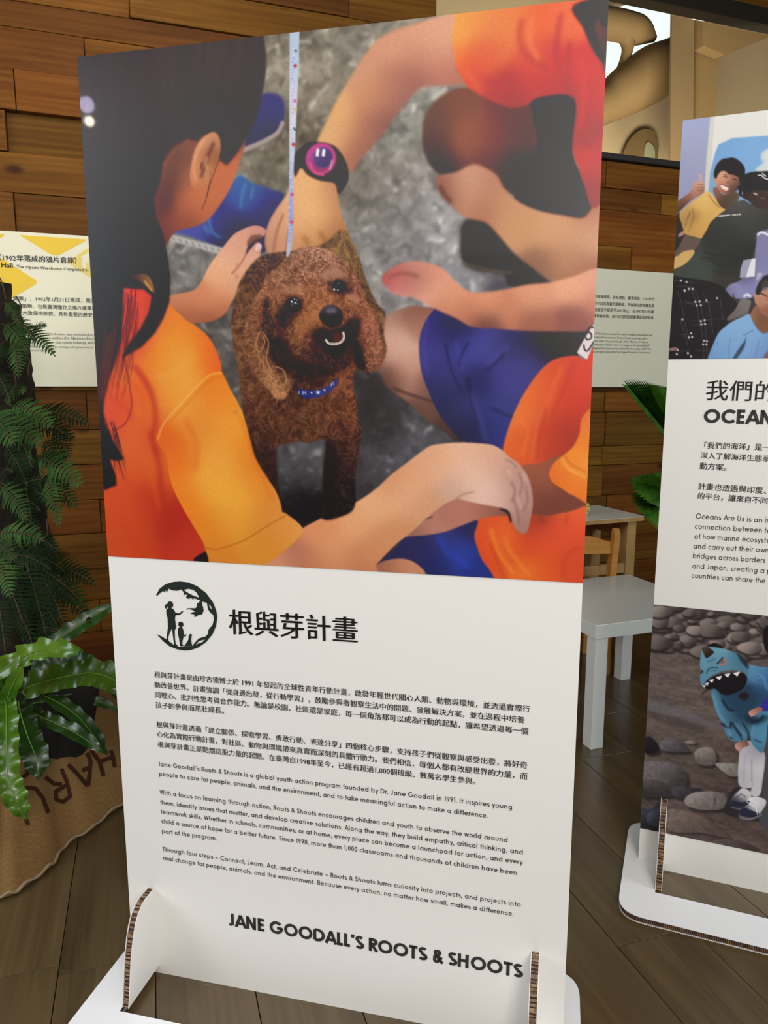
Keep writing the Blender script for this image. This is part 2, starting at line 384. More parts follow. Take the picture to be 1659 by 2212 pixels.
poly2('house_mark', [[[(172, 556), (191, 546), (210, 556), (205, 556), (205, 584), (196, 582), (196, 568), (186, 568), (186, 580), (178, 578), (178, 556)]]], wl(IBO + .0005), M_BOARD, ib1)

# ------------------------------------------------------------------ writing with the built-in typeface (falls back to CJK)
_tc = bpy.data.curves.new('scratch_text', 'FONT'); _to = bpy.data.objects.new('scratch_text', _tc); COL.objects.link(_to)
def text_tris(body, bold=0., res=3):
    _tc.body = body; _tc.offset = bold; _tc.resolution_u = res; bpy.context.view_layer.update()
    ev = _to.evaluated_get(bpy.context.evaluated_depsgraph_get()); me = ev.to_mesh()
    v = np.empty(len(me.vertices) * 3, np.float32); me.vertices.foreach_get('co', v); v = v.reshape(-1, 3)[:, :2].copy()
    f = [tuple(p.vertices) for p in me.polygons]; ev.to_mesh_clear(); return v, f
def font_line(name, body, pl, off, a, b, m, parent, bold=0., hscale=1., res=3):
    v, f = text_tris(body, 0., res)
    if bold:                             # heavier weight: a second copy of the same outlines, a hair to the right
        f = f + [tuple(i + len(v) for i in q) for q in f]; v = np.vstack([v - (bold, 0), v + (bold, bold * .6)])
    A = pl.uv(*a, off); B = pl.uv(*b, off); L = np.linalg.norm(B - A); e = (B - A) / L; up = np.array([-e[1], e[0]])
    x0, x1 = v[:, 0].min(), v[:, 0].max(); k = L / (x1 - x0)
    q = A + np.outer((v[:, 0] - x0) * k, e) + np.outer(v[:, 1] * k * hscale, up)
    vs = [pl.P(p[0], p[1], off) for p in q]
    o = mesh(name, vs, f, m); under(o, parent); return o

# ------------------------------------------------------------------ geometric sans drawn from strokes
def arc(cx, cy, rx, ry, a0, a1, n=12):
    n = max(4, int(abs(a1 - a0) / 22)); return [(cx + rx * math.cos(R(a0 + (a1 - a0) * i / n)), cy + ry * math.sin(R(a0 + (a1 - a0) * i / n))) for i in range(n + 1)]
def ring(cx, cy, rx, ry): return arc(cx, cy, rx, ry, 0, 360) + ['closed']
def glyph(c, t):
    h = t / 2; X = .68; yb = X / 2; r = X / 2 - h; Rr = .5 - h; s = h
    if c == ' ': return [], .30
    bowl = ring(h + r, yb, r, r); x2 = h + 2 * r
    if c == 'a': return [bowl, [(x2, X), (x2, 0)]], x2 + h + .13
    if c == 'b': return [[(s, 1.02), (s, 0)], ring(s + r, yb, r, r)], x2 + h + .09
    if c == 'c': return [arc(h + r, yb, r, r, 48, 312)], x2 - .02
    if c == 'd': return [bowl, [(x2, 1.02), (x2, 0)]], x2 + h + .13
    if c == 'e': return [arc(h + r, yb, r, r, 0, 318), [(h + .02, yb), (x2 + h * .6, yb)]], x2 + h + .06
    if c == 'f': return [[(.16, 0), (.16, .82)] + arc(.16 + .16, .82, .16, .16, 180, 95)[1:], [(.0, X - h), (.33, X - h)]], .34
    if c == 'g': return [bowl, [(x2, X), (x2, -.02)] + arc(h + r, -.02, r, r * .85, 0, -150)[1:]], x2 + h + .13
    if c == 'h': return [[(s, 1.02), (s, 0)], [(s, .4)] + arc(s + .22, X - h - .22, .22, .22, 175, 0) + [(s + .44, 0)]], s + .44 + h + .12
    if c == 'i': return [[(s, X), (s, 0)], [(s, .86), (s, .86 + t * 1.1)]], t + .12
    if c == 'j': return [[(s + .02, X), (s + .02, -.12)] + arc(s - .12, -.12, .14, .14, 0, -80)[1:], [(s + .02, .86), (s + .02, .86 + t * 1.1)]], t + .14
    if c == 'k': return [[(s, 1.02), (s, 0)], [(s, .24), (.46, X)], [(.2, .40), (.50, 0)]], .58
    if c == 'l': return [[(s, 1.02), (s, 0)]], t + .12
    if c == 'm': return [[(s, X), (s, 0)], [(s, .4)] + arc(s + .2, X - h - .2, .2, .2, 175, 0) + [(s + .4, 0)], [(s + .4, .4)] + arc(s + .6, X - h - .2, .2, .2, 175, 0) + [(s + .8, 0)]], s + .8 + h + .12
    if c == 'n': return [[(s, X), (s, 0)], [(s, .4)] + arc(s + .22, X - h - .22, .22, .22, 175, 0) + [(s + .44, 0)]], s + .44 + h + .12
    if c == 'o': return [bowl], x2 + h + .09
    if c == 'p': return [[(s, X), (s, -.3)], ring(s + r, yb, r, r)], x2 + h + .09
    if c == 'q': return [bowl, [(x2, X), (x2, -.3)]], x2 + h + .13
    if c == 'r': return [[(s, X), (s, 0)], [(s, .38)] + arc(s + .2, X - h - .2, .2, .2, 175, 65)], .34
    if c == 's': return [arc(.22, X - h - .14, .15, .14, 30, 250)[:-1] + arc(.22, h + .15, .17, .15, 75, -150)], .48
    if c == 't': return [[(.16, .92), (.16, 0)], [(.0, X - h), (.33, X - h)]], .38
    if c == 'u': return [[(s, X), (s, h + .22)] + arc(s + .22, h + .22, .22, .22, 180, 360)[1:] + [(s + .44, X)]], s + .44 + h + .12
    if c == 'v': return [[(.04, X), (.26, .03)], [(.26, .03), (.48, X)]], .56
    if c == 'w': return [[(.04, X), (.22, .03), (.40, X - .04), (.58, .03), (.76, X)]], .84
    if c == 'x': return [[(.04, X), (.46, 0)], [(.46, X), (.04, 0)]], .54
    if c == 'y': return [[(.04, X), (.27, .06)], [(.50, X), (.18, -.3)]], .58
    if c == 'z': return [[(.04, X - h), (.44, X - h), (.06, h), (.46, h)]], .54
    if c == 'A': return [[(.03, 0), (.38, 1 - h * .3)], [(.38, 1 - h * .3), (.73, 0)], [(.16, .30), (.60, .30)]], .80
    if c == 'B': return [[(s, 0), (s, 1)], [(s, 1 - h), (.30, 1 - h)] + arc(.30, .76 - h / 2, .2, .24 - h / 2, 90, -90)[1:] + [(s, .52)], [(.30, .52)] + arc(.32, .26 + h / 2, .22, .26 - h / 2, 90, -90)[1:] + [(s, h)]], .66
    if c == 'C': return [arc(.5, .5, Rr, Rr, 42, 318)], .92
    if c == 'D': return [[(s, h), (s, 1 - h)], [(s, 1 - h), (.30, 1 - h)] + arc(.30, .5, .42, .5 - h, 90, -90)[1:] + [(s, h)]], .88
    if c == 'E': return [[(s, 0), (s, 1)], [(s, 1 - h), (.48, 1 - h)], [(s, .51), (.44, .51)], [(s, h), (.48, h)]], .58
    if c == 'F': return [[(s, 0), (s, 1)], [(s, 1 - h), (.46, 1 - h)], [(s, .5), (.42, .5)]], .54
    if c == 'G': return [arc(.5, .5, Rr, Rr, 42, 358) , [(.54, .47), (1 - h * .6, .47)]], 1.06
    if c == 'H': return [[(s, 0), (s, 1)], [(s + .5, 0), (s + .5, 1)], [(s, .52), (s + .5, .52)]], .5 + t + .13
    if c == 'I': return [[(s, 0), (s, 1)]], t + .13
    if c == 'J': return [[(.30, 1), (.30, .22)] + arc(.14, .22, .16, .22 - h, 0, -120)[1:]], .30 + h + .13
    if c == 'L': return [[(s, 0), (s, 1)], [(s, h), (.42, h)]], .50
    if c == 'M': return [[(s, 0), (s, 1), (.42, .25), (.84 - s, 1), (.84 - s, 0)]], .96
    if c == 'N': return [[(s, 0), (s, 1)], [(s, 1 - h * .4), (.62 - s * .2, h * .4)], [(.62, 0), (.62, 1)]], .62 + h + .13
    if c == 'O': return [ring(.5, .5, Rr, Rr)], 1.06
    if c == 'P': return [[(s, 0), (s, 1)], [(s, 1 - h), (.32, 1 - h)] + arc(.32, .71, .2, .29 - h, 90, -90)[1:] + [(s, .42 + h)]], .62
    if c == 'R': return [[(s, 0), (s, 1)], [(s, 1 - h), (.30, 1 - h)] + arc(.30, .72, .21, .28 - h, 90, -90)[1:] + [(s, .44 + h)], [(.26, .44), (.56, 0)]], .64
    if c == 'S': return [arc(.29, .745, .215 - h * .2, .255 - h, 30, 255)[:-1] + arc(.28, .27, .24 - h * .2, .27 - h, 80, -150)], .62
    if c == 'T': return [[(0, 1 - h), (.56, 1 - h)], [(.28, 1), (.28, 0)]], .64
    if c == 'U': return [[(s, 1), (s, .28)] + arc(s + .24, .28, .24, .28 - h, 180, 360)[1:] + [(s + .48, 1)]], .48 + t + .13
    if c == 'W': return [[(.03, 1), (.27, .04), (.51, .95), (.75, .04), (.99, 1)]], 1.08
    if c == '1': return [[(.04, .86), (.20, .97), (.20, 0)]], .30 + h
    if c == '9': return [ring(.27, .70, .27 - h, .30 - h), [(.27 + .27 - h - .01, .64), (.22, 0)]], .60
    if c == '8': return [ring(.27, .755, .20 - h * .3, .245 - h), ring(.27, .27, .25 - h * .5, .27 - h)], .60
    if c == '0': return [ring(.27, .5, .27 - h, .5 - h)], .60
    if c == '2': return [arc(.26, .72, .22, .26 - h, 160, -35) + [(.04, h), (.50, h)]], .60
    if c == '.': return [[(s, 0), (s, t * 1.2)]], t + .13
    if c == ',': return [[(s + .03, t * 1.2), (s - .03, -.13)]], t + .13
    if c == "'": return [[(s + .03, 1.02), (s - .02, .76)]], t + .09
    if c == '-': return [[(.02, .36), (.62, .36)]], .70
    if c == '&': return [[(.68, 0), (.22, .64)] + arc(.34, .79, .15, .20 - h, 215, -20)[1:] + [(.42, .60), (.16, .42)] + arc(.28, .24, .24 - h, .26 - h, 130, 320)[1:] + [(.62, .46)]], .76
    return [], .3
def strokes_to_mesh(sts, t):
    vs = []; fs = []; parts = []
    for st in sts:                       # sharp corners become separate overlapping strokes
        if st[-1] == 'closed': parts.append(st); continue
        cur = [st[0]]
        for i in range(1, len(st) - 1):
            cur.append(st[i]); a = np.subtract(st[i], st[i - 1]); b = np.subtract(st[i + 1], st[i])
            if a @ b < .35 * np.linalg.norm(a) * np.linalg.norm(b): parts.append(cur); cur = [st[i]]
        parts.append(cur + [st[-1]])
    for st in parts:
        closed = st[-1] == 'closed'
        p = [np.array(q, float) for q in (st[:-1] if closed else st)]
        if closed: p = p[:-1]
        n = len(p); base = len(vs)
        for i in range(n):
            a = p[i - 1] if (i or closed) else None; b = p[(i + 1) % n] if (i < n - 1 or closed) else None
            d1 = (p[i] - a) if a is not None else (b - p[i]); d2 = (b - p[i]) if b is not None else d1
            d1 = d1 / (np.linalg.norm(d1) + 1e-9); d2 = d2 / (np.linalg.norm(d2) + 1e-9)
            n1 = np.array([-d1[1], d1[0]]); n2 = np.array([-d2[1], d2[0]]); m = n1 + n2; ln = np.linalg.norm(m)
            m = m / ln if ln > .3 else n1
            k = min(1.6, 1 / max(.3, m @ n1)); vs += [p[i] + m * t / 2 * k, p[i] - m * t / 2 * k]
        rng = range(n if closed else n - 1)
        for i in rng:
            j = (i + 1) % n; fs.append((base + 2 * i, base + 2 * i + 1, base + 2 * j + 1, base + 2 * j))
    return vs, fs
def geo_line(name, body, pl, off, a, b, cap, m, parent, t=.105, trk=0.):
    x = 0; vs = []; fs = []
    for c in body:
        g, adv = glyph(c, t); v, f = strokes_to_mesh(g, t); k = len(vs)
        vs += [(q[0] + x, q[1]) for q in v]; fs += [tuple(k + i for i in q) for q in f]; x += adv + trk
    v = np.array(vs); A = pl.uv(*a, off); B = pl.uv(*b, off); L = np.linalg.norm(B - A); e = (B - A) / L; up = np.array([-e[1], e[0]])
    k = L / (v[:, 0].max() - v[:, 0].min())
    q = A + np.outer((v[:, 0] - v[:, 0].min()) * k, e) + np.outer(v[:, 1] * cap, up)
    o = mesh(name, [pl.P(p[0], p[1], off) for p in q], fs, m); under(o, parent); return k / cap

# writing on the wall boards
for body, a, b, bold, m in (('（1902年落成的鴉片倉庫）', (-2, 561.5), (166, 568.5), .02, M_INK), ('Hall', (2.6, 577.5), (28, 578.5), .03, M_INK),
    ('The Opium Warehouse Completed in 1902', (36, 579), (213, 587.5), .012, M_INK),
    ('倉庫」，1902年1月31日落成，是南門', (28, 648.5), (218, 654), .01, M_GREYINK), ('建築物，也是臺灣僅存之鴉片產業建築', (37, 664.5), (219, 670), .01, M_GREYINK),
    ('仍大致保持原貌，具有重要的歷史價值', (38, 679), (221, 685), .01, M_GREYINK),
    ('Warehouse, was completed in January', (99.5, 723.5), (226, 726), 0, M_GREYINK), ('structure within the Nanmen Factory', (74, 732.3), (215, 733.8), 0, M_GREYINK),
    ('architecture from the opium industry. Although', (54, 741.5), (221, 743), 0, M_GREYINK), ('renovations, the hall has managed to preserve its origin', (46, 750.5), (222, 752.5), 0, M_GREYINK),
    ('historical significance.', (55, 758.7), (121, 759.5), 0, M_GREYINK)):
    font_line('printed_line', body, PW, IBO + .0009, a, b, m, ib1, bold, res=1)
for body, a, b, m in (('的倉庫建築，容易改裝、變更用途，1960年代', (1284, 643), (1414, 649.5), M_GREYINK), ('即小白宮為臺北關務處，先後擔任財政廳長部', (1283, 658), (1413, 663.5), M_GREYINK),
    ('政部接手使用至2007年止。在1987年12月樟', (1283, 671.5), (1412.5, 677), M_GREYINK), ('建物被拆除，而小白宮則因被臺灣省政府財政', (1282, 685), (1412, 689.5), M_GREYINK),
    ('use of the warehouse and the ease of making renovations and', (1276, 722), (1409, 726), M_GREYINK), ('Provincial Government Finance Department was able to', (1281, 730), (1401, 733.5), M_GREYINK),
    ('in the 1960s. Successive heads of the Ministry of Finance', (1279, 738.5), (1399, 741), M_GREYINK), ('the Ministry of Finance took over usage of the hall until 2007.', (1276, 746), (1404, 748.5), M_GREYINK),
    ('camphor factory were dismantled after December 1987. The', (1280, 754), (1406, 756), M_GREYINK), ('made through its usage by The Taiwan Provincial Government', (1274, 761.5), (1405, 763.5), M_GREYINK)):
    font_line('printed_line', body, PW, IBO + .0009, a, b, m, ib2, .006 if a[1] < 700 else 0, res=1)

# ------------------------------------------------------------------ painter for the flat photographic prints
def vnoise(x, y, seed):
    rg = np.random.RandomState(seed).rand(64, 64)
    xi = np.floor(x).astype(int); yi = np.floor(y).astype(int); fx = x - xi; fy = y - yi
    fx = fx * fx * (3 - 2 * fx); fy = fy * fy * (3 - 2 * fy); g = lambda a, b: rg[b % 64, a % 64]
    return (g(xi, yi) * (1 - fx) + g(xi + 1, yi) * fx) * (1 - fy) + (g(xi, yi + 1) * (1 - fx) + g(xi + 1, yi + 1) * fx) * fy
def smooth_poly(p, n=4):
    p = np.array(p, float); k = len(p); out = []
    for i in range(k):
        a, b, c, d = p[i - 1], p[i], p[(i + 1) % k], p[(i + 2) % k]
        for j in range(n):
            t = j / n; out.append(.5 * ((2 * b) + (c - a) * t + (2 * a - 5 * b + 4 * c - d) * t * t + (3 * b - a - 3 * c + d) * t ** 3))
    return np.array(out)
def smooth_line(p, n=5):
    p = np.array(p, float); q = np.vstack([2 * p[0] - p[1], p, 2 * p[-1] - p[-2]]); out = []
    for i in range(1, len(q) - 2):
        a, b, c, d = q[i - 1:i + 3]
        for j in range(n):
            t = j / n; out.append(.5 * ((2 * b) + (c - a) * t + (2 * a - 5 * b + 4 * c - d) * t * t + (3 * b - a - 3 * c + d) * t ** 3))
    out.append(p[-1]); return np.array(out)
def gauss(a, s):
    if s <= .25: return a
    r = int(math.ceil(2.5 * s)); k = np.exp(-.5 * (np.arange(-r, r + 1) / s) ** 2); k /= k.sum()
    for ax in (0, 1):
        pad = [(0, 0), (0, 0)]; pad[ax] = (r, r); b = np.pad(a, pad, mode='edge'); o = np.zeros_like(a)
        for i, w in enumerate(k):
            o += w * (b[i:i + a.shape[0], :] if ax == 0 else b[:, i:i + a.shape[1]])
        a = o
    return a
class Canvas:
    """grid on a banner: columns us (m from its left edge), rows vs (height, top first); outlines are given as
    photo pixels and brought onto the banner's own plane before anything is painted"""
    def __init__(s, pl, off, u0, u1, v0, v1, step):
        s.pl = pl; s.off = off; s.u0 = u0; s.v1 = v1; s.step = step
        s.nx = int(round((u1 - u0) / step)) + 1; s.ny = int(round((v1 - v0) / step)) + 1
        s.sx = (u1 - u0) / (s.nx - 1); s.sy = (v1 - v0) / (s.ny - 1)
        s.img = np.zeros((s.ny, s.nx, 3)); s.u1 = u1; s.v0 = v0
        # approximate photo pixels per cell
        a = s.g([(700, 700), (710, 700)]); s.k = abs(a[1, 0] - a[0, 0]) / 10 if u0 == 0 and step < .002 and pl is P1 else None
        if s.k is None: a = s.g([(1500, 700), (1510, 700)]); s.k = abs(a[1, 0] - a[0, 0]) / 10
        s.X, s.Y = np.meshgrid(np.arange(s.nx), np.arange(s.ny))
    def g(s, pts):
        q = np.array([s.pl.uv(x, y, s.off) for x, y in pts]); return np.stack([(q[:, 0] - s.u0) / s.sx, (s.v1 - q[:, 1]) / s.sy], 1)
    def field(s, cols, win, p=1.6):
        y0, y1, x0, x1 = win
        if not isinstance(cols[0], (tuple, list)): return np.array(cols, float)[None, None, :] * np.ones((y1 - y0, x1 - x0, 1))
        g = s.g([c[0] for c in cols]); X = s.X[y0:y1, x0:x1]; Y = s.Y[y0:y1, x0:x1]
        num = np.zeros(X.shape + (3,)); den = np.zeros(X.shape)
        dd = np.sqrt(((g[:, None] - g[None]) ** 2).sum(-1)) + np.eye(len(g)) * 1e9; h = .62 * dd.min(1).mean() if len(g) > 1 else 10
        for (gx, gy), (_, c) in zip(g, cols):
            d2 = (X - gx) ** 2 + (Y - gy) ** 2
            w = np.exp(-d2 / (2 * h * h)) + .02 / (1 + d2 / (h * h)) ** 2.2; num += w[..., None] * np.array(c, float); den += w
        return num / den[..., None]
    def cover(s, gp, soft):
        r = int(3 * soft) + 2
        x0 = max(0, int(gp[:, 0].min()) - r); x1 = min(s.nx, int(gp[:, 0].max()) + r + 2)
        y0 = max(0, int(gp[:, 1].min()) - r); y1 = min(s.ny, int(gp[:, 1].max()) + r + 2)
        if x1 <= x0 or y1 <= y0: return None, None
        ex = r if True else 0
        m = np.zeros((y1 - y0, x1 - x0)); xs = np.arange(x0, x1); A = gp; B = np.roll(gp, -1, 0); SS = 3
        for yy in range(y0, y1):
            for k in range(SS):
                y = yy - .5 + (k + .5) / SS; c = (A[:, 1] <= y) != (B[:, 1] <= y)
                if not c.any(): continue
                a = A[c]; b = B[c]; xi = np.sort(a[:, 0] + (y - a[:, 1]) / (b[:, 1] - a[:, 1]) * (b[:, 0] - a[:, 0]))
                for l, h in zip(xi[::2], xi[1::2]): m[yy - y0] += np.clip(np.minimum(xs + .5, h) - np.maximum(xs - .5, l), 0, 1) / SS
        if soft > .3: m = gauss(m, soft)
        return np.clip(m, 0, 1), (y0, y1, x0, x1)
    def fill(s, pts, cols, soft=1.0, smooth=True, op=1., tex=None):
        gp = s.g(pts); gp = smooth_poly(gp) if smooth else gp
        m, win = s.cover(gp, soft * s.k)
        if m is None: return
        y0, y1, x0, x1 = win; c = s.field(cols, win)
        if tex is not None: c = tex(c, s.X[y0:y1, x0:x1], s.Y[y0:y1, x0:x1])
        I = s.img[y0:y1, x0:x1]; m = (m * op)[..., None]; I[:] = I * (1 - m) + c * m
    def stroke(s, pts, w, col, soft=.6, op=1., w1=None, smooth=True):
        gp = s.g(pts); gp = smooth_line(gp) if smooth and len(gp) > 2 else gp; n = len(gp)
        w1 = w if w1 is None else w1; ws = np.linspace(w, w1, n) / 2 * s.k; d = np.gradient(gp, axis=0); d /= np.linalg.norm(d, axis=1)[:, None] + 1e-9
        nn = np.stack([-d[:, 1], d[:, 0]], 1) * ws[:, None]; poly = np.vstack([gp + nn, (gp - nn)[::-1]])
        m, win = s.cover(poly, soft * s.k)
        if m is None: return
        y0, y1, x0, x1 = win; I = s.img[y0:y1, x0:x1]; m = (m * op)[..., None]; I[:] = I * (1 - m) + np.array(col, float) * m
    def dot(s, c, rx, ry, col, soft=.6, op=1., rot=0):
        s.fill([(c[0] + rx * math.cos(a) * math.cos(rot) - ry * math.sin(a) * math.sin(rot), c[1] + rx * math.cos(a) * math.sin(rot) + ry * math.sin(a) * math.cos(rot)) for a in np.linspace(0, 2 * math.pi, 12, False)], col, soft, True, op)
    def build(s, name, gain, lift, m, parent, extra_u=None):
        us = s.u0 + np.arange(s.nx) * s.sx; img = s.img
        if extra_u: us = np.append(us, extra_u); img = np.concatenate([img, np.repeat(img[:, -1:, :], len(extra_u), 1)], 1)
        vs = s.v1 - np.arange(s.ny) * s.sy; nx, ny = len(us), len(vs)
        U, V = np.meshgrid(us, vs); o = s.pl.O + s.pl.n * s.off
        co = np.stack([o[0] + U * s.pl.d[0], o[1] + U * s.pl.d[1], V], -1).reshape(-1, 3)
        i = (np.arange(ny - 1)[:, None] * nx + np.arange(nx - 1)[None]).ravel(); q = np.stack([i, i + nx, i + nx + 1, i + 1], 1)
        me = bpy.data.meshes.new(name); me.vertices.add(len(co)); me.vertices.foreach_set('co', co.ravel().astype(np.float32))
        me.loops.add(q.size); me.loops.foreach_set('vertex_index', q.ravel().astype(np.int32)); me.polygons.add(len(q))
        me.polygons.foreach_set('loop_start', np.arange(0, q.size, 4, dtype=np.int32)); me.update(calc_edges=True)
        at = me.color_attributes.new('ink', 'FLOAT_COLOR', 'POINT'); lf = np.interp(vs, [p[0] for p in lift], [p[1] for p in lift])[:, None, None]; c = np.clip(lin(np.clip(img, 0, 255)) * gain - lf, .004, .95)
        at.data.foreach_set('color', np.concatenate([c.reshape(-1, 3), np.ones((nx * ny, 1))], 1).ravel().astype(np.float32))
        ob = obj(name, me, m); under(ob, parent); return ob

# ------------------------------------------------------------------ print of the dog banner
def paint_dog():
    c = Canvas(P1, .0075, 0., .9, .908, 1.8085, .00128)
    def conc(b, X, Y):
        wx = X + 9 * vnoise(X / 9., Y / 9., 8); wy = Y + 9 * vnoise(X / 9., Y / 9., 9)
        n = vnoise(wx / 6., wy / 6., 1) * .35 + vnoise(wx / 13., wy / 12., 2) * .4 + vnoise(X / 40., Y / 40., 3) * .35
        sp = np.clip((vnoise(wx / 9., wy / 7., 4) - .68) * 4, 0, 1) * np.clip((vnoise(X / 18., Y / 18., 5) - .25) * 2, 0, 1); sp = gauss(sp, 1.6)
        return b * (1 + (gauss(n, 1.2)[..., None] - .55) * .62) + sp[..., None] * 58
    BG = [((600, 120), (150, 142, 128)), ((760, 90), (148, 142, 130)), ((700, 200), (138, 130, 116)), ((620, 330), (118, 110, 96)), ((560, 380), (128, 122, 108)), ((800, 380), (128, 122, 112)), ((880, 260), (150, 146, 138)),
          ((850, 430), (132, 126, 122)), ((900, 520), (150, 146, 145)), ((960, 500), (165, 160, 160)), ((820, 560), (150, 146, 142)), ((1000, 610), (150, 148, 155)), ((470, 590), (128, 124, 120)), ((430, 570), (122, 118, 112)),
          ((480, 730), (98, 92, 88)), ((510, 850), (92, 88, 84)), ((500, 900), (84, 80, 78)), ((880, 920), (90, 88, 92)), ((840, 980), (72, 70, 74)), ((800, 900), (66, 62, 64)), ((900, 1000), (84, 82, 88)), ((960, 950), (70, 68, 72)),
          ((650, 980), (84, 82, 84)), ((650, 1050), (54, 52, 54)), ((660, 1110), (30, 26, 28)), ((800, 1060), (66, 62, 64)), ((780, 1080), (50, 46, 48)), ((860, 640), (140, 136, 134)), ((1040, 580), (110, 105, 105))]
    c.fill([(100, 0), (1400, -60), (1400, 1300), (100, 1300)], BG, 0, False, 1, conc)
    # ground shadows
    c.fill([(785, 790), (830, 830), (880, 870), (880, 930), (820, 960), (775, 930), (770, 860)], (52, 48, 48), 18, True, .75)
    c.fill([(600, 1080), (700, 1060), (760, 1090), (740, 1125), (680, 1140), (620, 1110)], (24, 20, 22), 10, True, .8)
    # shoes of the girl in front
    c.fill([(565, 205), (605, 207), (615, 235), (610, 268), (590, 295), (545, 312), (525, 318), (545, 260)], [((590, 230), (82, 74, 128)), ((575, 280), (62, 56, 92)), ((560, 250), (88, 80, 130))], 3)
    c.stroke([(522, 325), (560, 310), (598, 288), (612, 262)], 9, (176, 160, 154), 1.8)
    c.fill([(515, 378), (545, 395), (590, 410), (614, 425), (606, 480), (572, 545), (500, 541), (400, 508), (365, 500), (430, 465), (480, 425)],
           [((560, 420), (76, 74, 138)), ((585, 470), (56, 52, 104)), ((540, 400), (80, 120, 170)), ((520, 425), (66, 98, 165)), ((450, 490), (88, 92, 170)), ((480, 470), (60, 66, 130)), ((520, 500), (44, 44, 84)), ((480, 515), (42, 42, 74))], 2.5)
    for p in ([(530, 395), (522, 425), (520, 450)], [(548, 402), (542, 430)], [(450, 470), (458, 500), (478, 515)], [(440, 485), (452, 505)]): c.stroke(p, 7, (98, 140, 190), 2.5, .6)
    c.fill([(365, 506), (422, 520), (479, 535), (520, 545), (510, 556), (470, 548), (415, 532), (362, 518)], (192, 188, 182), 2)
    for i in range(9): c.stroke([(372 + i * 14, 512 + i * 3.6), (378 + i * 14, 520 + i * 3.6)], 4, (120, 116, 112), 1.5, .6)
    # far black shoe and its shade
    c.fill([(1080, 600), (1120, 610), (1200, 612), (1210, 640), (1110, 628), (1040, 632)], (86, 80, 92), 6, True, .9)
    c.fill([(1002, 478), (1060, 470), (1080, 500), (1110, 545), (1160, 580), (1210, 618), (1150, 628), (1100, 618), (1085, 592), (1030, 585), (1000, 566), (994, 530)], [((1030, 520), (56, 52, 48)), ((1150, 610), (66, 58, 60))], 4)
    c.stroke([(1000, 568), (1050, 582), (1108, 590)], 7, (96, 88, 80), 2.5, .8)
    # squatting child on the right: dark shorts, knee, arm
    c.fill([(1145, 200), (1240, 200), (1245, 260), (1237, 330), (1255, 380), (1285, 470), (1240, 480), (1180, 462), (1110, 430), (1150, 370), (1158, 300)],
           [((1190, 220), (54, 52, 92)), ((1200, 280), (46, 42, 58)), ((1200, 400), (40, 36, 42)), ((1250, 450), (42, 36, 46))], 3)
    c.fill([(1000, 188), (1060, 190), (1130, 220), (1150, 240), (1160, 320), (1163, 425), (1120, 425), (1075, 402), (1030, 378), (985, 375), (955, 378), (933, 362), (917, 330), (911, 290), (918, 250), (945, 213), (975, 195)],
           [((1000, 230), (136, 92, 76)), ((945, 270), (116, 88, 74)), ((945, 330), (86, 66, 58)), ((1005, 310), (166, 104, 88)), ((1020, 290), (160, 98, 82)), ((1060, 290), (132, 78, 66)), ((1120, 270), (104, 60, 52)), ((960, 368), (60, 52, 48)), ((1100, 370), (78, 52, 46)), ((1140, 400), (70, 46, 44)), ((1040, 350), (112, 70, 60)), ((1110, 215), (120, 66, 58))], 3)
    c.fill([(942, 385), (960, 377), (985, 372), (1020, 355), (1048, 362), (1075, 380), (1090, 408), (1120, 435), (1165, 455), (1220, 465), (1258, 470), (1278, 450), (1305, 425), (1305, 600), (1240, 610), (1205, 618), (1150, 578), (1110, 545), (1080, 512), (1050, 482), (1010, 471), (985, 455), (970, 440), (950, 420)],
           [((955, 398), (170, 112, 94)), ((1000, 395), (216, 164, 136)), ((1030, 385), (205, 150, 124)), ((1062, 395), (186, 128, 106)), ((958, 425), (108, 70, 60)), ((1000, 430), (205, 148, 118)), ((1040, 455), (178, 120, 96)), ((1090, 440), (205, 150, 112)), ((1120, 490), (208, 152, 110)), ((1200, 500), (214, 158, 116)), ((1280, 500), (210, 156, 120)), ((1250, 595), (168, 108, 82)), ((1170, 580), (150, 106, 84)), ((1280, 448), (186, 116, 94)), ((1225, 560), (196, 140, 106))], 2.5)
    c.stroke([(950, 400), (960, 420), (975, 438)], 7, (96, 60, 54), 3, .7)
    c.fill([(975, 28), (1100, 0), (1250, -20), (1345, -20), (1310, 250), (1302, 420), (1278, 448), (1262, 400), (1250, 365), (1238, 330), (1238, 290), (1244, 238), (1232, 206), (1165, 210), (1140, 226), (1110, 233), (1080, 226), (1030, 202), (1003, 180), (985, 150), (976, 110)],
           [((985, 70), (244, 176, 96)), ((985, 120), (244, 140, 88)), ((1000, 160), (236, 104, 76)), ((1022, 50), (242, 160, 100)), ((1056, 60), (236, 146, 96)), ((1056, 101), (228, 118, 88)), ((1030, 130), (232, 110, 86)), ((1022, 175), (214, 90, 78)), ((1073, 202), (190, 84, 76)), ((1110, 215), (172, 78, 68)), ((1100, 50), (238, 142, 96)), ((1150, 60), (238, 118, 84)), ((1160, 130), (226, 100, 78)), ((1200, 120), (208, 84, 70)), ((1150, 180), (206, 80, 66)), ((1190, 195), (190, 76, 62)), ((1225, 60), (240, 122, 92)), ((1245, 140), (214, 78, 66)), ((1260, 230), (184, 70, 66)), ((1285, 200), (212, 80, 70)), ((1270, 300), (172, 72, 70)), ((1262, 340), (214, 74, 64)), ((1285, 360), (196, 70, 62)), ((1288, 400), (160, 62, 56))], 2)
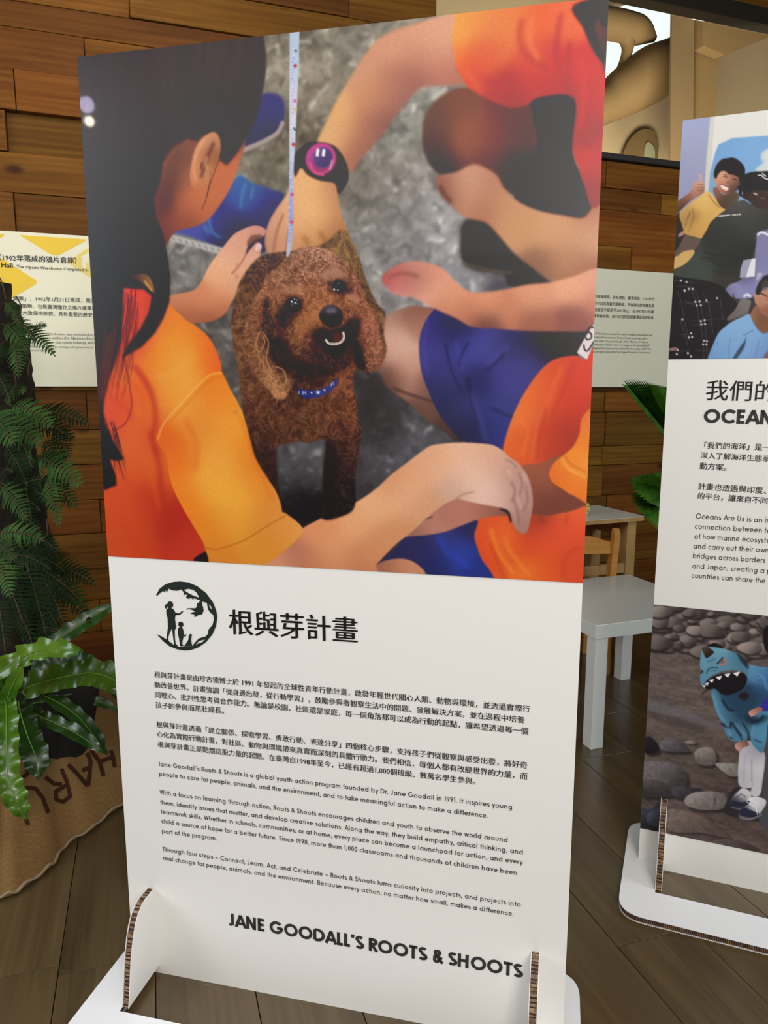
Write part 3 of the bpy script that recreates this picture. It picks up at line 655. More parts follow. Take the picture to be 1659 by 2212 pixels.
    for p, w, col in (([(1128, 40), (1122, 80), (1138, 120), (1185, 150)], 9, (186, 80, 76)), ([(1212, 30), (1202, 100), (1212, 160), (1240, 215)], 8, (176, 64, 60)), ([(1232, 90), (1226, 150), (1238, 200)], 6, (168, 60, 58)),
                      ([(1050, 170), (1090, 190), (1140, 200)], 6, (196, 76, 70)), ([(1000, 150), (1040, 196)], 3, (250, 150, 110)), ([(1150, 35), (1145, 90), (1165, 130)], 8, (246, 150, 110)), ([(1255, 120), (1262, 200), (1252, 280)], 8, (226, 96, 82)), ([(1240, 300), (1280, 310)], 12, (166, 72, 70))): c.stroke(p, w, col, 4, .6)
    c.fill([(1275, 50), (1330, 10), (1312, 150), (1295, 118)], [((1290, 70), (118, 66, 68)), ((1305, 100), (96, 56, 60))], 3)
    c.fill([(1238, 12), (1330, -6), (1312, 60), (1290, 40), (1285, 70), (1308, 135), (1290, 122), (1275, 96), (1260, 60)], [((1250, 30), (62, 46, 50)), ((1290, 60), (72, 48, 54))], 2)
    # arm reaching down with the watch
    c.fill([(686, 310), (705, 262), (732, 208), (762, 158), (787, 120), (815, 86), (850, 66), (900, 50), (978, 30), (977, 70), (978, 110), (986, 150), (1003, 178), (965, 184), (930, 186), (905, 192), (872, 230), (840, 272), (800, 322), (775, 348), (756, 372), (720, 330)],
           [((720, 250), (232, 178, 124)), ((705, 300), (230, 180, 128)), ((740, 290), (228, 172, 122)), ((780, 150), (214, 160, 128)), ((850, 90), (222, 162, 134)), ((910, 70), (228, 170, 142)), ((955, 80), (232, 174, 146)), ((950, 130), (216, 152, 128)), ((965, 170), (190, 124, 108)), ((900, 168), (166, 112, 104)), ((870, 210), (164, 114, 106)), ((850, 180), (196, 136, 114)), ((810, 220), (212, 150, 116)), ((830, 260), (146, 100, 94)), ((780, 290), (186, 126, 104)), ((790, 325), (150, 102, 94)), ((760, 345), (186, 122, 98)), ((900, 120), (212, 150, 124))], 3)
    # the hand under the watch
    c.fill([(636, 368), (650, 360), (690, 385), (726, 398), (730, 425), (741, 472), (753, 506), (764, 545), (720, 580), (640, 580), (590, 560), (572, 530), (577, 490), (594, 455), (622, 415)],
           [((650, 395), (238, 182, 128)), ((690, 440), (240, 186, 130)), ((640, 470), (238, 180, 128)), ((600, 480), (218, 160, 130)), ((583, 535), (196, 140, 112)), ((722, 430), (196, 136, 100)), ((738, 500), (190, 132, 90)), ((690, 505), (236, 178, 122)), ((660, 530), (206, 146, 98)), ((712, 525), (160, 104, 70)), ((610, 540), (216, 158, 124))], 2)
    for p in ([(612, 462), (598, 500), (590, 545)], [(632, 470), (622, 510), (618, 545)]): c.stroke(p, 5, (160, 108, 84), 2, .75)
    for p in ([(655, 510), (668, 530)], [(690, 500), (705, 525), (702, 540)], [(730, 500), (738, 540)]): c.stroke(p, 9, (150, 96, 66), 4, .6)
    c.fill([(636, 338), (652, 318), (672, 308), (720, 314), (746, 348), (753, 380), (746, 402), (731, 418), (723, 395), (692, 390), (665, 378), (650, 362), (637, 382)], [((645, 355), (44, 38, 42)), ((735, 360), (54, 48, 50)), ((740, 395), (48, 42, 42)), ((690, 385), (58, 46, 52))], 1.8)
    c.dot((693, 343), 33, 35, (204, 88, 148), 1.8, rot=.5); c.dot((690, 345), 28, 27, [((680, 330), (196, 90, 156)), ((700, 360), (150, 62, 110))], 1.5)
    c.dot((697, 340), 21, 23, [((685, 330), (120, 96, 150)), ((705, 350), (76, 62, 108))], 1.6, rot=.3); c.stroke([(668, 350), (680, 372), (700, 378)], 5, (214, 96, 140), 1.2)
    c.stroke([(687, 321), (685, 338)], 6, (255, 250, 255), 1); c.stroke([(700, 322), (698, 338)], 6, (255, 250, 255), 1); c.stroke([(718, 345), (712, 368)], 4, (220, 170, 200), 1.2, .8)
    # light knee and navy shorts in the middle right
    c.fill([(825, 699), (837, 682), (861, 669), (888, 661), (925, 664), (950, 672), (960, 760), (1000, 900), (1060, 957), (989, 957), (969, 941), (935, 917), (901, 890), (878, 867), (851, 849), (830, 826), (816, 787), (813, 750), (817, 716)],
           [((850, 690), (176, 132, 112)), ((880, 676), (150, 104, 90)), ((905, 672), (146, 96, 80)), ((850, 720), (212, 166, 146)), ((865, 745), (218, 172, 152)), ((840, 770), (206, 158, 138)), ((880, 790), (206, 156, 136)), ((885, 830), (188, 138, 118)), ((900, 700), (176, 126, 108)), ((828, 805), (112, 76, 64)), ((845, 838), (88, 60, 52)), ((905, 850), (158, 112, 96)), ((925, 885), (112, 78, 66)), ((960, 925), (82, 60, 54)), ((1000, 950), (60, 50, 50)), ((900, 875), (92, 66, 56)), ((860, 820), (150, 104, 88)), ((920, 840), (120, 84, 74))], 2)
    c.stroke([(850, 838), (885, 852), (935, 868)], 5, (78, 50, 46), 2, .8)
    NAVY = [((920, 760), (72, 70, 142)), ((925, 715), (64, 60, 122)), ((935, 840), (54, 54, 100)), ((985, 710), (48, 44, 76)), ((1000, 755), (72, 72, 152)), ((1060, 745), (76, 76, 156)), ((1035, 825), (46, 46, 94)), ((1100, 738), (56, 52, 92)), ((1180, 740), (48, 42, 54)), ((1230, 740), (42, 36, 44)),
            ((1100, 815), (72, 68, 144)), ((1130, 800), (66, 62, 126)), ((1060, 890), (58, 60, 128)), ((1000, 880), (58, 58, 112)), ((1080, 940), (52, 58, 132)), ((1035, 935), (38, 38, 74)), ((960, 880), (46, 46, 78)), ((1000, 935), (44, 42, 66)), ((965, 800), (62, 60, 120)), ((1100, 880), (62, 62, 128))]
    c.fill([(935, 672), (960, 655), (1100, 690), (1275, 700), (1266, 740), (1242, 772), (1205, 775), (1175, 795), (1144, 836), (1117, 884), (1100, 940), (1092, 985), (1050, 962), (1009, 957), (982, 937), (952, 900), (932, 862), (911, 805), (905, 757), (908, 723), (918, 696)], NAVY, 1.2)
    for p, w in (([(1012, 738), (996, 768), (992, 792)], 5), ([(962, 740), (975, 800), (1000, 850)], 4), ([(1010, 815), (1020, 870), (1035, 920)], 8), ([(1060, 880), (1090, 895), (1120, 905)], 5), ([(1050, 800), (1075, 780), (1090, 760)], 6)): c.stroke(p, w, (38, 36, 66), 2.5, .65)
    for p, w in (([(1018, 850), (1035, 900), (1050, 950)], 9), ([(985, 735), (1000, 800)], 5), ([(1050, 790), (1100, 745)], 8), ([(925, 690), (914, 750), (925, 810)], 6)): c.stroke(p, w, (82, 84, 168), 4, .45)
    c.fill([(825, 598), (840, 584), (868, 568), (901, 564), (935, 571), (957, 581), (981, 605), (1006, 626), (1036, 632), (1087, 626), (1138, 615), (1188, 610), (1239, 597), (1300, 586), (1300, 705), (1279, 714), (1239, 717), (1138, 715), (1070, 710), (1019, 706), (989, 690), (952, 673), (918, 656), (891, 643), (861, 638), (842, 628), (829, 614)],
           [((850, 590), (214, 120, 114)), ((833, 603), (176, 70, 72)), ((858, 624), (236, 156, 158)), ((895, 578), (230, 166, 150)), ((880, 598), (166, 104, 92)), ((868, 604), (186, 110, 100)), ((905, 600), (168, 108, 94)), ((930, 590), (230, 156, 130)), ((900, 625), (230, 166, 144)), ((940, 630), (234, 168, 144)), ((980, 640), (230, 160, 126)), ((1000, 680), (196, 124, 98)), ((1050, 655), (226, 152, 116)), ((1150, 640), (226, 158, 124)), ((1250, 618), (236, 168, 134)), ((1150, 695), (164, 102, 82)), ((1250, 695), (150, 90, 80)), ((1050, 703), (122, 78, 70)), ((960, 662), (204, 136, 104)), ((1290, 650), (204, 130, 106)), ((1290, 600), (226, 160, 134)), ((1100, 670), (206, 134, 104))], 2)
    c.stroke([(838, 600), (870, 590), (905, 598)], 7, (150, 90, 84), 3, .7)
    # seated girl lower right
    OR = [((1120, 900), (238, 122, 56)), ((1140, 850), (236, 116, 54)), ((1170, 810), (226, 96, 50)), ((1210, 790), (214, 76, 44)), ((1180, 870), (224, 88, 50)), ((1230, 850), (214, 64, 42)), ((1150, 950), (220, 84, 42)), ((1200, 930), (208, 64, 40)), ((1110, 965), (232, 108, 48)),
          ((1130, 990), (222, 88, 44)), ((1270, 800), (220, 64, 44)), ((1225, 935), (158, 52, 42)), ((1190, 970), (188, 60, 40)), ((1250, 900), (200, 60, 40))]
    c.fill([(1087, 985), (1095, 935), (1117, 878), (1144, 831), (1175, 792), (1205, 774), (1242, 768), (1267, 775), (1310, 720), (1300, 980), (1220, 985), (1166, 1002), (1120, 1012)], OR, 1.2)
    for p, w, col in (([(1215, 790), (1190, 850), (1160, 920), (1150, 990)], 10, (232, 108, 56)), ([(1120, 905), (1140, 930), (1128, 985)], 6, (240, 128, 58)), ([(1240, 780), (1215, 850), (1190, 900)], 6, (190, 52, 40)), ([(1180, 880), (1165, 940), (1160, 995)], 5, (176, 56, 36))): c.stroke(p, w, col, 3, .5)
    c.fill([(1120, 1015), (1166, 1001), (1200, 986), (1230, 980), (1290, 1000), (1290, 1120), (1227, 1108), (1180, 1115), (1130, 1112)], [((1160, 1030), (168, 94, 66)), ((1140, 1060), (130, 72, 56)), ((1180, 1080), (120, 64, 52)), ((1240, 1085), (122, 66, 52)), ((1200, 1010), (146, 80, 58))], 1.5)
    c.fill([(1300, 850), (1276, 880), (1256, 905), (1252, 935), (1238, 965), (1215, 985), (1195, 1002), (1186, 1022), (1192, 1040), (1213, 1055), (1240, 1071), (1300, 1082)],
           [((1265, 900), (236, 116, 52)), ((1268, 950), (240, 130, 46)), ((1235, 995), (244, 142, 44)), ((1215, 1025), (240, 126, 44)), ((1250, 1050), (238, 124, 44)), ((1262, 1010), (244, 150, 56)), ((1200, 1025), (230, 110, 40))], 1.2)
    c.stroke([(1213, 990), (1228, 1012), (1265, 1032)], 5, (250, 172, 70), 2, .8); c.stroke([(1220, 985), (1236, 1004), (1266, 1020)], 3, (196, 96, 30), 1.5, .6)
    c.fill([(1020, 1130), (1056, 1112), (1130, 1108), (1180, 1114), (1227, 1106), (1290, 1104), (1290, 1275), (1058, 1262), (1040, 1210), (1026, 1165)],
           [((1050, 1160), (226, 84, 42)), ((1045, 1200), (222, 76, 40)), ((1090, 1180), (236, 112, 44)), ((1085, 1225), (222, 78, 38)), ((1120, 1235), (240, 126, 44)), ((1130, 1190), (216, 70, 38)), ((1180, 1160), (232, 84, 48)), ((1230, 1150), (226, 78, 46)), ((1240, 1220), (216, 76, 44)), ((1180, 1230), (222, 84, 40)), ((1150, 1240), (230, 110, 40)), ((1165, 1130), (170, 60, 40)), ((1240, 1112), (236, 96, 54))], 1.4)
    for p, w, col in (([(1060, 1140), (1075, 1190), (1110, 1240)], 8, (246, 146, 52)), ([(1090, 1160), (1105, 1195), (1145, 1245)], 7, (244, 138, 50)), ([(1060, 1170), (1075, 1215), (1090, 1250)], 5, (190, 60, 30)), ([(1160, 1120), (1175, 1128), (1168, 1115)], 7, (140, 50, 40)), ([(1250, 1180), (1220, 1210), (1215, 1250)], 5, (190, 66, 36)), ([(1225, 1110), (1222, 1135)], 6, (180, 66, 40))): c.stroke(p, w, col, 3, .6)
    c.fill([(1300, 690), (1283, 700), (1262, 732), (1246, 762), (1268, 777), (1285, 735), (1300, 725)], (232, 214, 216), .8, False)
    for p in ([(1283, 708), (1276, 706), (1270, 714), (1277, 722), (1277, 730), (1269, 734), (1265, 728)], [(1261, 744), (1263, 755), (1270, 757), (1284, 736)]): c.stroke(p, 3.2, (44, 52, 52), .6)
    # navy shorts bottom, knee
    c.fill([(880, 1150), (935, 1148), (982, 1134), (1031, 1122), (1024, 1160), (1035, 1200), (1062, 1262), (900, 1255), (800, 1245), (830, 1205), (860, 1178)],
           [((880, 1190), (44, 42, 84)), ((960, 1165), (56, 60, 130)), ((985, 1195), (48, 66, 168)), ((900, 1170), (50, 46, 88)), ((1000, 1140), (44, 42, 84)), ((940, 1220), (38, 42, 96)), ((1030, 1235), (40, 52, 130)), ((930, 1190), (44, 44, 94))], 1.2)
    c.stroke([(948, 1160), (965, 1190), (1015, 1228)], 10, (46, 70, 182), 4, .7)
    c.fill([(790, 1240), (806, 1225), (832, 1211), (870, 1207), (900, 1218), (918, 1245), (850, 1260)], [((830, 1222), (160, 100, 78)), ((870, 1220), (206, 140, 104))], 1.2)
    # lower hands and forearm
    c.fill([(875, 1160), (888, 1146), (905, 1128), (925, 1112), (955, 1086), (985, 1074), (1060, 1080), (1100, 1095), (1110, 1112), (1060, 1116), (1030, 1123), (990, 1138), (960, 1149), (920, 1156), (890, 1158)],
           [((895, 1148), (150, 100, 86)), ((930, 1135), (196, 134, 116)), ((960, 1110), (178, 116, 96)), ((1000, 1105), (188, 124, 104)), ((1050, 1100), (172, 110, 90)), ((1090, 1105), (140, 84, 70))], 1.2)
    c.stroke([(898, 1134), (912, 1124), (935, 1116)], 3, (74, 46, 46), 1, .8); c.stroke([(1080, 1098), (1098, 1108), (1105, 1128)], 6, (40, 28, 36), 1.5, .9)
    c.fill([(640, 1166), (611, 1190), (560, 1225), (600, 1250), (800, 1250), (812, 1222), (822, 1210), (854, 1177), (888, 1150), (921, 1120), (955, 1093), (985, 1078), (1006, 1082), (1039, 1089), (1077, 1096), (1100, 1104), (1108, 1132), (1119, 1148), (1137, 1151), (1147, 1116), (1151, 1079), (1143, 1035), (1123, 1004), (1099, 986), (1087, 974), (1066, 962), (1039, 958), (989, 956), (938, 961), (915, 972), (881, 998), (844, 1026), (820, 1049), (793, 1070), (759, 1090), (719, 1107), (685, 1124), (650, 1144)],
           [((680, 1150), (228, 150, 102)), ((700, 1135), (226, 146, 98)), ((760, 1130), (234, 168, 118)), ((720, 1185), (228, 158, 110)), ((820, 1090), (236, 176, 128)), ((850, 1040), (220, 150, 108)), ((880, 1060), (236, 178, 136)), ((920, 990), (226, 162, 124)), ((950, 1000), (236, 182, 146)), ((1010, 980), (236, 184, 156)), ((1060, 980), (226, 172, 144)), ((1020, 1030), (238, 192, 164)), ((985, 1065), (210, 168, 146)), ((1050, 1060), (238, 200, 184)), ((1080, 1085), (226, 180, 160)), ((1085, 1010), (222, 172, 150)), ((1115, 1020), (186, 140, 124)), ((1125, 1060), (190, 146, 138)), ((1135, 1100), (180, 136, 126)), ((1125, 1140), (166, 120, 106)), ((680, 1215), (206, 128, 92)), ((740, 1225), (216, 142, 98)), ((800, 1195), (214, 142, 98)), ((850, 1155), (214, 146, 102)), ((920, 1095), (216, 156, 118)), ((640, 1195), (186, 116, 92)), ((600, 1215), (216, 146, 110)), ((770, 1230), (196, 124, 88))], 1.2)
    for p, w in (([(1090, 992), (1108, 1000), (1116, 1012)], 3), ([(1104, 1040), (1112, 1060), (1105, 1085)], 4), ([(1120, 1020), (1128, 1045), (1122, 1070)], 3.5), ([(1135, 1050), (1140, 1080), (1130, 1105)], 3.5), ([(1108, 1075), (1118, 1105), (1122, 1135)], 4), ([(985, 1078), (1000, 1068), (1025, 1062)], 3)): c.stroke(p, w, (134, 94, 88), 1.8, .55)
    for p, w in (([(1098, 1015), (1103, 1030)], 7), ([(1130, 1020), (1137, 1040)], 5), ([(1118, 1075), (1126, 1100)], 5)): c.stroke(p, w, (222, 180, 168), 2, .5)
    # left girl: shirt
    SH = [((290, 650), (230, 80, 40)), ((310, 690), (226, 80, 36)), ((290, 740), (222, 78, 34)), ((255, 880), (226, 84, 50)), ((245, 920), (214, 72, 46)), ((300, 860), (226, 80, 34)), ((300, 900), (230, 100, 44)), ((280, 1100), (212, 76, 34)), ((250, 1170), (208, 74, 34)), ((330, 1080), (196, 54, 30)), ((370, 1130), (178, 42, 28)),
          ((400, 1180), (196, 54, 34)), ((350, 990), (226, 106, 40)), ((320, 955), (212, 74, 34)), ((280, 1000), (222, 92, 36)), ((250, 1030), (214, 76, 36)), ((380, 690), (236, 134, 52)), ((350, 740), (240, 150, 56)), ((350, 800), (238, 156, 58)), ((410, 750), (240, 164, 68)), ((440, 725), (236, 116, 44)), ((462, 760), (236, 104, 34)),
          ((470, 800), (232, 100, 36)), ((320, 800), (236, 126, 48)), ((345, 880), (236, 140, 54)), ((380, 850), (240, 162, 62)), ((420, 810), (242, 166, 66)), ((340, 930), (222, 92, 44)), ((290, 950), (232, 110, 52)), ((300, 1150), (202, 66, 30)), ((335, 1020), (214, 80, 32))]
    c.fill([(150, 600), (267, 620), (335, 628), (362, 640), (405, 689), (439, 716), (456, 736), (471, 767), (479, 806), (470, 900), (450, 1000), (430, 1100), (446, 1207), (430, 1240), (150, 1230)], SH, 1.4)
    for p, w, col, o in (([(290, 790), (325, 845), (336, 905), (326, 955)], 13, (190, 52, 30), .75), ([(262, 790), (300, 800), (320, 840)], 6, (196, 56, 34), .6), ([(320, 930), (335, 965), (345, 985)], 10, (186, 50, 28), .7), ([(255, 820), (290, 850), (300, 900)], 9, (240, 130, 60), .5), ([(240, 860), (270, 880), (285, 905)], 7, (196, 56, 40), .6), ([(330, 960), (345, 1010), (350, 1080), (380, 1150)], 14, (176, 44, 28), .6),
                         ([(300, 960), (325, 1020), (345, 1100)], 9, (226, 98, 38), .45), ([(345, 660), (330, 730), (310, 770)], 8, (236, 110, 50), .5), ([(250, 1000), (300, 1080), (330, 1180)], 10, (196, 62, 30), .35), ([(340, 820), (380, 800), (420, 760)], 14, (244, 172, 76), .4)): c.stroke(p, w, col, 5, o)
    SL = [((420, 900), (238, 152, 56)), ((400, 870), (238, 158, 64)), ((450, 840), (236, 130, 44)), ((490, 870), (240, 142, 48)), ((500, 920), (240, 160, 58)), ((530, 960), (238, 144, 46)), ((480, 1000), (242, 162, 60)), ((450, 1040), (244, 170, 62)), ((550, 1040), (234, 144, 48)), ((590, 1090), (226, 140, 54)), ((500, 1130), (234, 156, 54)),
          ((560, 1175), (222, 142, 48)), ((600, 1150), (222, 140, 56)), ((390, 990), (238, 124, 36)), ((372, 960), (226, 98, 30)), ((400, 1070), (238, 130, 36)), ((635, 1140), (232, 158, 80)), ((510, 1070), (244, 172, 60)), ((470, 1200), (220, 132, 44)), ((450, 1150), (232, 134, 36)), ((445, 950), (240, 166, 66)), ((560, 990), (226, 124, 38)), ((430, 930), (228, 120, 40))]
    c.fill([(479, 804), (496, 838), (520, 881), (539, 935), (556, 985), (575, 1025), (594, 1056), (606, 1087), (610, 1106), (619, 1110), (654, 1141), (640, 1168), (611, 1193), (572, 1220), (520, 1240), (448, 1230), (447, 1207), (439, 1173), (415, 1132), (388, 1085), (368, 1038), (358, 984), (338, 952), (345, 925), (358, 908), (405, 858), (446, 815), (462, 806)], SL, 1.1)
    c.stroke([(479, 806), (450, 812), (405, 858), (358, 908), (340, 950)], 3, (250, 190, 92), 1.2, .7); c.stroke([(484, 812), (455, 820), (410, 866), (364, 916)], 3, (206, 100, 30), 1.8, .4)
    c.stroke([(442, 1184), (472, 1186), (506, 1176), (540, 1160), (584, 1144 - 12), (617, 1114)], 2.6, (180, 100, 26), .9, .8)
    for p, w, o in (([(400, 905), (425, 960), (420, 1020)], 12, .35), ([(520, 900), (555, 1000), (590, 1080)], 8, .4)): c.stroke(p, w, (216, 96, 26), 5, o)
    c.fill([(418, 1208), (440, 1193), (446, 1194), (450, 1216), (430, 1222)], (34, 24, 26), 1)
    # girl's hand on the dog
    c.fill([(364, 640), (415, 628), (435, 608), (452, 574), (479, 537), (503, 508), (524, 495), (548, 487), (566, 490), (576, 500), (566, 512), (550, 517), (536, 532), (530, 552), (545, 533), (556, 523), (565, 530), (563, 545), (556, 560), (544, 584), (524, 618), (502, 650), (484, 680), (452, 695), (412, 697), (392, 682), (370, 660)],
           [((500, 530), (230, 170, 140)), ((530, 500), (226, 164, 140)), ((555, 498), (206, 146, 130)), ((500, 570), (240, 184, 148)), ((480, 600), (238, 176, 136)), ((480, 640), (228, 156, 118)), ((445, 650), (218, 140, 102)), ((400, 645), (214, 140, 104)), ((400, 680), (176, 104, 76)), ((450, 688), (166, 98, 72)), ((540, 560), (230, 172, 148)), ((510, 610), (226, 164, 134)), ((520, 545), (220, 160, 134)), ((484, 668), (184, 112, 82))], 1.2)
    c.dot((558, 534), 6, 9, (240, 196, 200), 1.2, rot=.5); c.stroke([(538, 538), (518, 572), (500, 592)], 3.2, (166, 106, 84), 1.3, .8); c.fill([(545, 508), (566, 508), (560, 520), (548, 524), (536, 534), (534, 522)], (118, 80, 68), 1.5, True, .8)
    # face, ear
    c.fill([(529, 298), (522, 338), (501, 398), (480, 436), (450, 474), (420, 490), (379, 501), (356, 530), (330, 500), (325, 440), (340, 350), (380, 300), (430, 270), (500, 280)],
           [((512, 345), (206, 118, 88)), ((495, 375), (204, 118, 86)), ((475, 410), (200, 116, 82)), ((440, 430), (206, 122, 84)), ((445, 455), (190, 108, 78)), ((400, 440), (190, 110, 82)), ((380, 380), (160, 104, 84)), ((400, 330), (136, 92, 76)), ((365, 400), (140, 88, 72)), ((370, 480), (146, 86, 70)), ((340, 460), (128, 80, 66)), ((410, 480), (156, 90, 70)), ((350, 510), (120, 72, 60)), ((385, 340), (150, 98, 80)), ((500, 310), (130, 84, 70)), ((360, 440), (120, 76, 62))], 1.6)
    HAIRT = (88, 82, 76)
    HR = [((200, 150), (90, 84, 78)), ((350, 150), (92, 84, 78)), ((500, 130), (96, 90, 90)), ((560, 130), (88, 82, 80)), ((250, 300), (84, 80, 70)), ((400, 250), (84, 80, 74)), ((530, 250), (82, 76, 74)), ((220, 420), (72, 68, 60)), ((300, 420), (68, 63, 56)), ((260, 520), (62, 58, 50)), ((330, 560), (58, 50, 44)), ((230, 600), (54, 48, 44)),
          ((350, 620), (46, 38, 36)), ((230, 700), (52, 36, 34)), ((320, 720), (40, 32, 32)), ((230, 800), (70, 36, 34)), ((225, 860), (50, 28, 28)), ((235, 960), (26, 20, 22)), ((240, 1040), (26, 18, 20)), ((460, 300), (78, 70, 64)), ((500, 320), (80, 70, 66))]
    def hairtex(b, X, Y):
        n = vnoise(X / 3. + Y / 14., Y / 60., 21) * .6 + vnoise(X / 7., Y / 90., 22) * .4
        return b * (1 + (n[..., None] - .5) * .10)
    c.fill([(120, 60), (567, 60), (576, 118), (575, 162), (564, 216), (554, 256), (540, 285), (530, 302), (510, 335), (490, 358), (472, 345), (470, 305), (455, 290), (440, 292), (425, 305), (405, 300), (385, 312), (372, 322), (352, 352), (346, 395), (332, 430), (338, 470), (352, 505), (361, 550), (368, 601), (366, 652), (352, 689), (335, 719), (305, 750), (263, 774), (277, 743), (304, 709), (321, 675), (328, 640), (310, 625), (267, 622), (264, 689), (263, 730), (250, 780), (236, 817), (226, 858), (223, 888), (229, 918), (246, 956), (268, 992), (250, 996), (236, 992), (250, 1026), (252, 1048), (228, 1058), (120, 1058)], HR, 2.2, False, 1, hairtex)
    c.fill([(388, 315), (400, 330), (392, 370), (372, 430), (352, 470), (340, 470), (345, 400), (360, 345)], [((380, 350), (120, 88, 76)), ((355, 420), (96, 70, 60))], 9, True, .75)
    for p, w, col in (([(235, 720), (228, 790), (220, 860)], 14, (120, 46, 38)), ([(252, 690), (244, 750), (232, 810)], 5, (140, 54, 40)), ([(320, 640), (312, 690), (296, 720)], 3, (100, 50, 44))): c.stroke(p, w, col, 5, .6)
    rs = random.Random(8)
    for _ in range(60):
        x = rs.uniform(232, 300); y = rs.uniform(600, 700); c.stroke([(x, y), (x - 4 + rs.uniform(-6, 3), y + 50), (x - 14 + rs.uniform(-8, 4), y + 110), (x - 26 + rs.uniform(-6, 4), y + 170)], rs.uniform(1, 2.6), rs.choice([(34, 22, 24), (34, 22, 24), (120, 44, 36)]), .8, .55, .6)
    for _ in range(26):
        x = rs.uniform(235, 262); y = rs.uniform(900, 960); c.stroke([(x - 8, y), (x + 4, y + 45), (x + rs.uniform(0, 18), y + 80)], 2, (30, 20, 22), .9, .6, .5)
    c.fill([(305, 590), (325, 600), (334, 632), (318, 622), (300, 605), (280, 600)], [((320, 610), (176, 128, 70)), ((295, 602), (90, 60, 44))], 1.5, True, .85); c.stroke([(312, 606), (328, 628)], 3, (214, 170, 96), 1)
    c.stroke([(270, 775), (281, 840), (284, 880), (270, 915), (245, 930)], 3, (120, 36, 26), 1.1, .7); c.stroke([(355, 640), (350, 680), (336, 710)], 2, (160, 70, 50), 1, .5)
    c.fill([(459, 285), (470, 290), (476, 305), (476, 326), (467, 358), (453, 391), (433, 411), (416, 403), (410, 381), (413, 354), (422, 320), (439, 297)],
           [((440, 308), (226, 162, 122)), ((425, 340), (218, 146, 106)), ((418, 380), (214, 140, 102)), ((457, 330), (146, 92, 74)), ((448, 345), (176, 118, 84)), ((468, 310), (200, 140, 108)), ((446, 372), (204, 142, 100)), ((432, 400), (196, 122, 86)), ((465, 345), (176, 112, 82))], 1.4)
    c.stroke([(462, 308), (450, 335), (441, 362), (434, 384)], 8, (120, 76, 62), 2, .8); c.stroke([(447, 338), (444, 356), (450, 366)], 6, (206, 146, 106), 1.6, .8); c.stroke([(440, 302), (426, 330), (418, 365), (424, 392)], 4, (240, 180, 138), 1.8, .6); c.stroke([(437, 350), (433, 366)], 4, (96, 56, 44), 1.2, .8)
    for p, w in (([(474, 345), (458, 385), (445, 430), (436, 455)], 2), ([(455, 370), (452, 400), (446, 425)], 1.6), ([(515, 270), (500, 315), (488, 345)], 1.5)): c.stroke(p, w, (96, 64, 54), .8, .8)
    # ---------------- the dog
    rgc = random.Random(77)
    def fur(amp, sc, hi, seed):
        def f(b, X, Y):
            wx = vnoise(X / (sc * 2.2), Y / (sc * 2.2), seed) * sc * 3.2; wy = vnoise(X / (sc * 2.2), Y / (sc * 2.2), seed + 1) * sc * 3.2
            n = vnoise((X + wx) / sc, (Y + wy) / sc, seed + 2); n2 = vnoise((X + wy * 1.3) / (sc * .55), (Y - wx) / (sc * .55), seed + 3)
            r = 1 - np.abs(2 * n - 1) * 2.2; r2 = 1 - np.abs(2 * n2 - 1) * 2.2; q = np.clip(r, -.6, 1) * .6 + np.clip(r2, -.6, 1) * .4
            return np.clip(b * (1 + q[..., None] * amp) + np.clip(q[..., None] - .55, 0, 1) * np.array(hi), 4, 255)
        return f
    c.fill([(740, 495), (763, 527), (780, 568), (790, 601), (804, 635), (817, 659), (833, 677), (829, 720), (835, 760), (815, 800), (785, 800), (765, 800), (762, 830), (770, 870), (772, 900), (781, 935), (774, 989), (768, 1036), (766, 1095), (740, 1115), (695, 1120), (697, 1070), (699, 1003), (706, 955), (690, 950), (669, 957), (650, 954), (625, 958), (600, 966), (597, 1010), (604, 1070), (594, 1056), (570, 1021), (550, 984), (537, 935), (524, 883), (520, 850), (514, 790), (505, 750), (499, 702), (504, 659), (517, 611), (540, 575), (565, 552), (600, 545), (650, 540), (700, 525)],
           [((560, 590), (100, 74, 56)), ((520, 640), (98, 72, 54)), ((515, 700), (96, 66, 50)), ((525, 780), (104, 70, 48)), ((550, 850), (92, 58, 42)), ((545, 910), (80, 48, 34)), ((620, 880), (72, 42, 32)), ((600, 930), (78, 46, 32)), ((660, 930), (82, 52, 36)), ((700, 870), (110, 66, 46)), ((745, 850), (112, 66, 46)), ((740, 900), (96, 56, 40)), ((755, 960), (70, 42, 34)),
            ((720, 1000), (40, 26, 26)), ((735, 1080), (30, 22, 24)), ((570, 980), (52, 32, 28)), ((585, 1030), (50, 30, 26)), ((750, 540), (118, 90, 62)), ((775, 590), (112, 84, 58)), ((800, 650), (96, 70, 52)), ((660, 830), (52, 38, 34)), ((640, 790), (52, 38, 34)), ((660, 890), (84, 52, 38)), ((590, 560), (84, 62, 48))], 1.6, True, 1, fur(.36, 7, (46, 30, 20), 31))
    c.fill([(705, 945), (730, 985), (725, 1050), (730, 1110), (700, 1118), (698, 1060), (700, 1000)], (30, 22, 24), 4, True, .8); c.fill([(560, 985), (595, 970), (600, 1010), (598, 1050), (575, 1015)], (44, 26, 24), 4, True, .6)
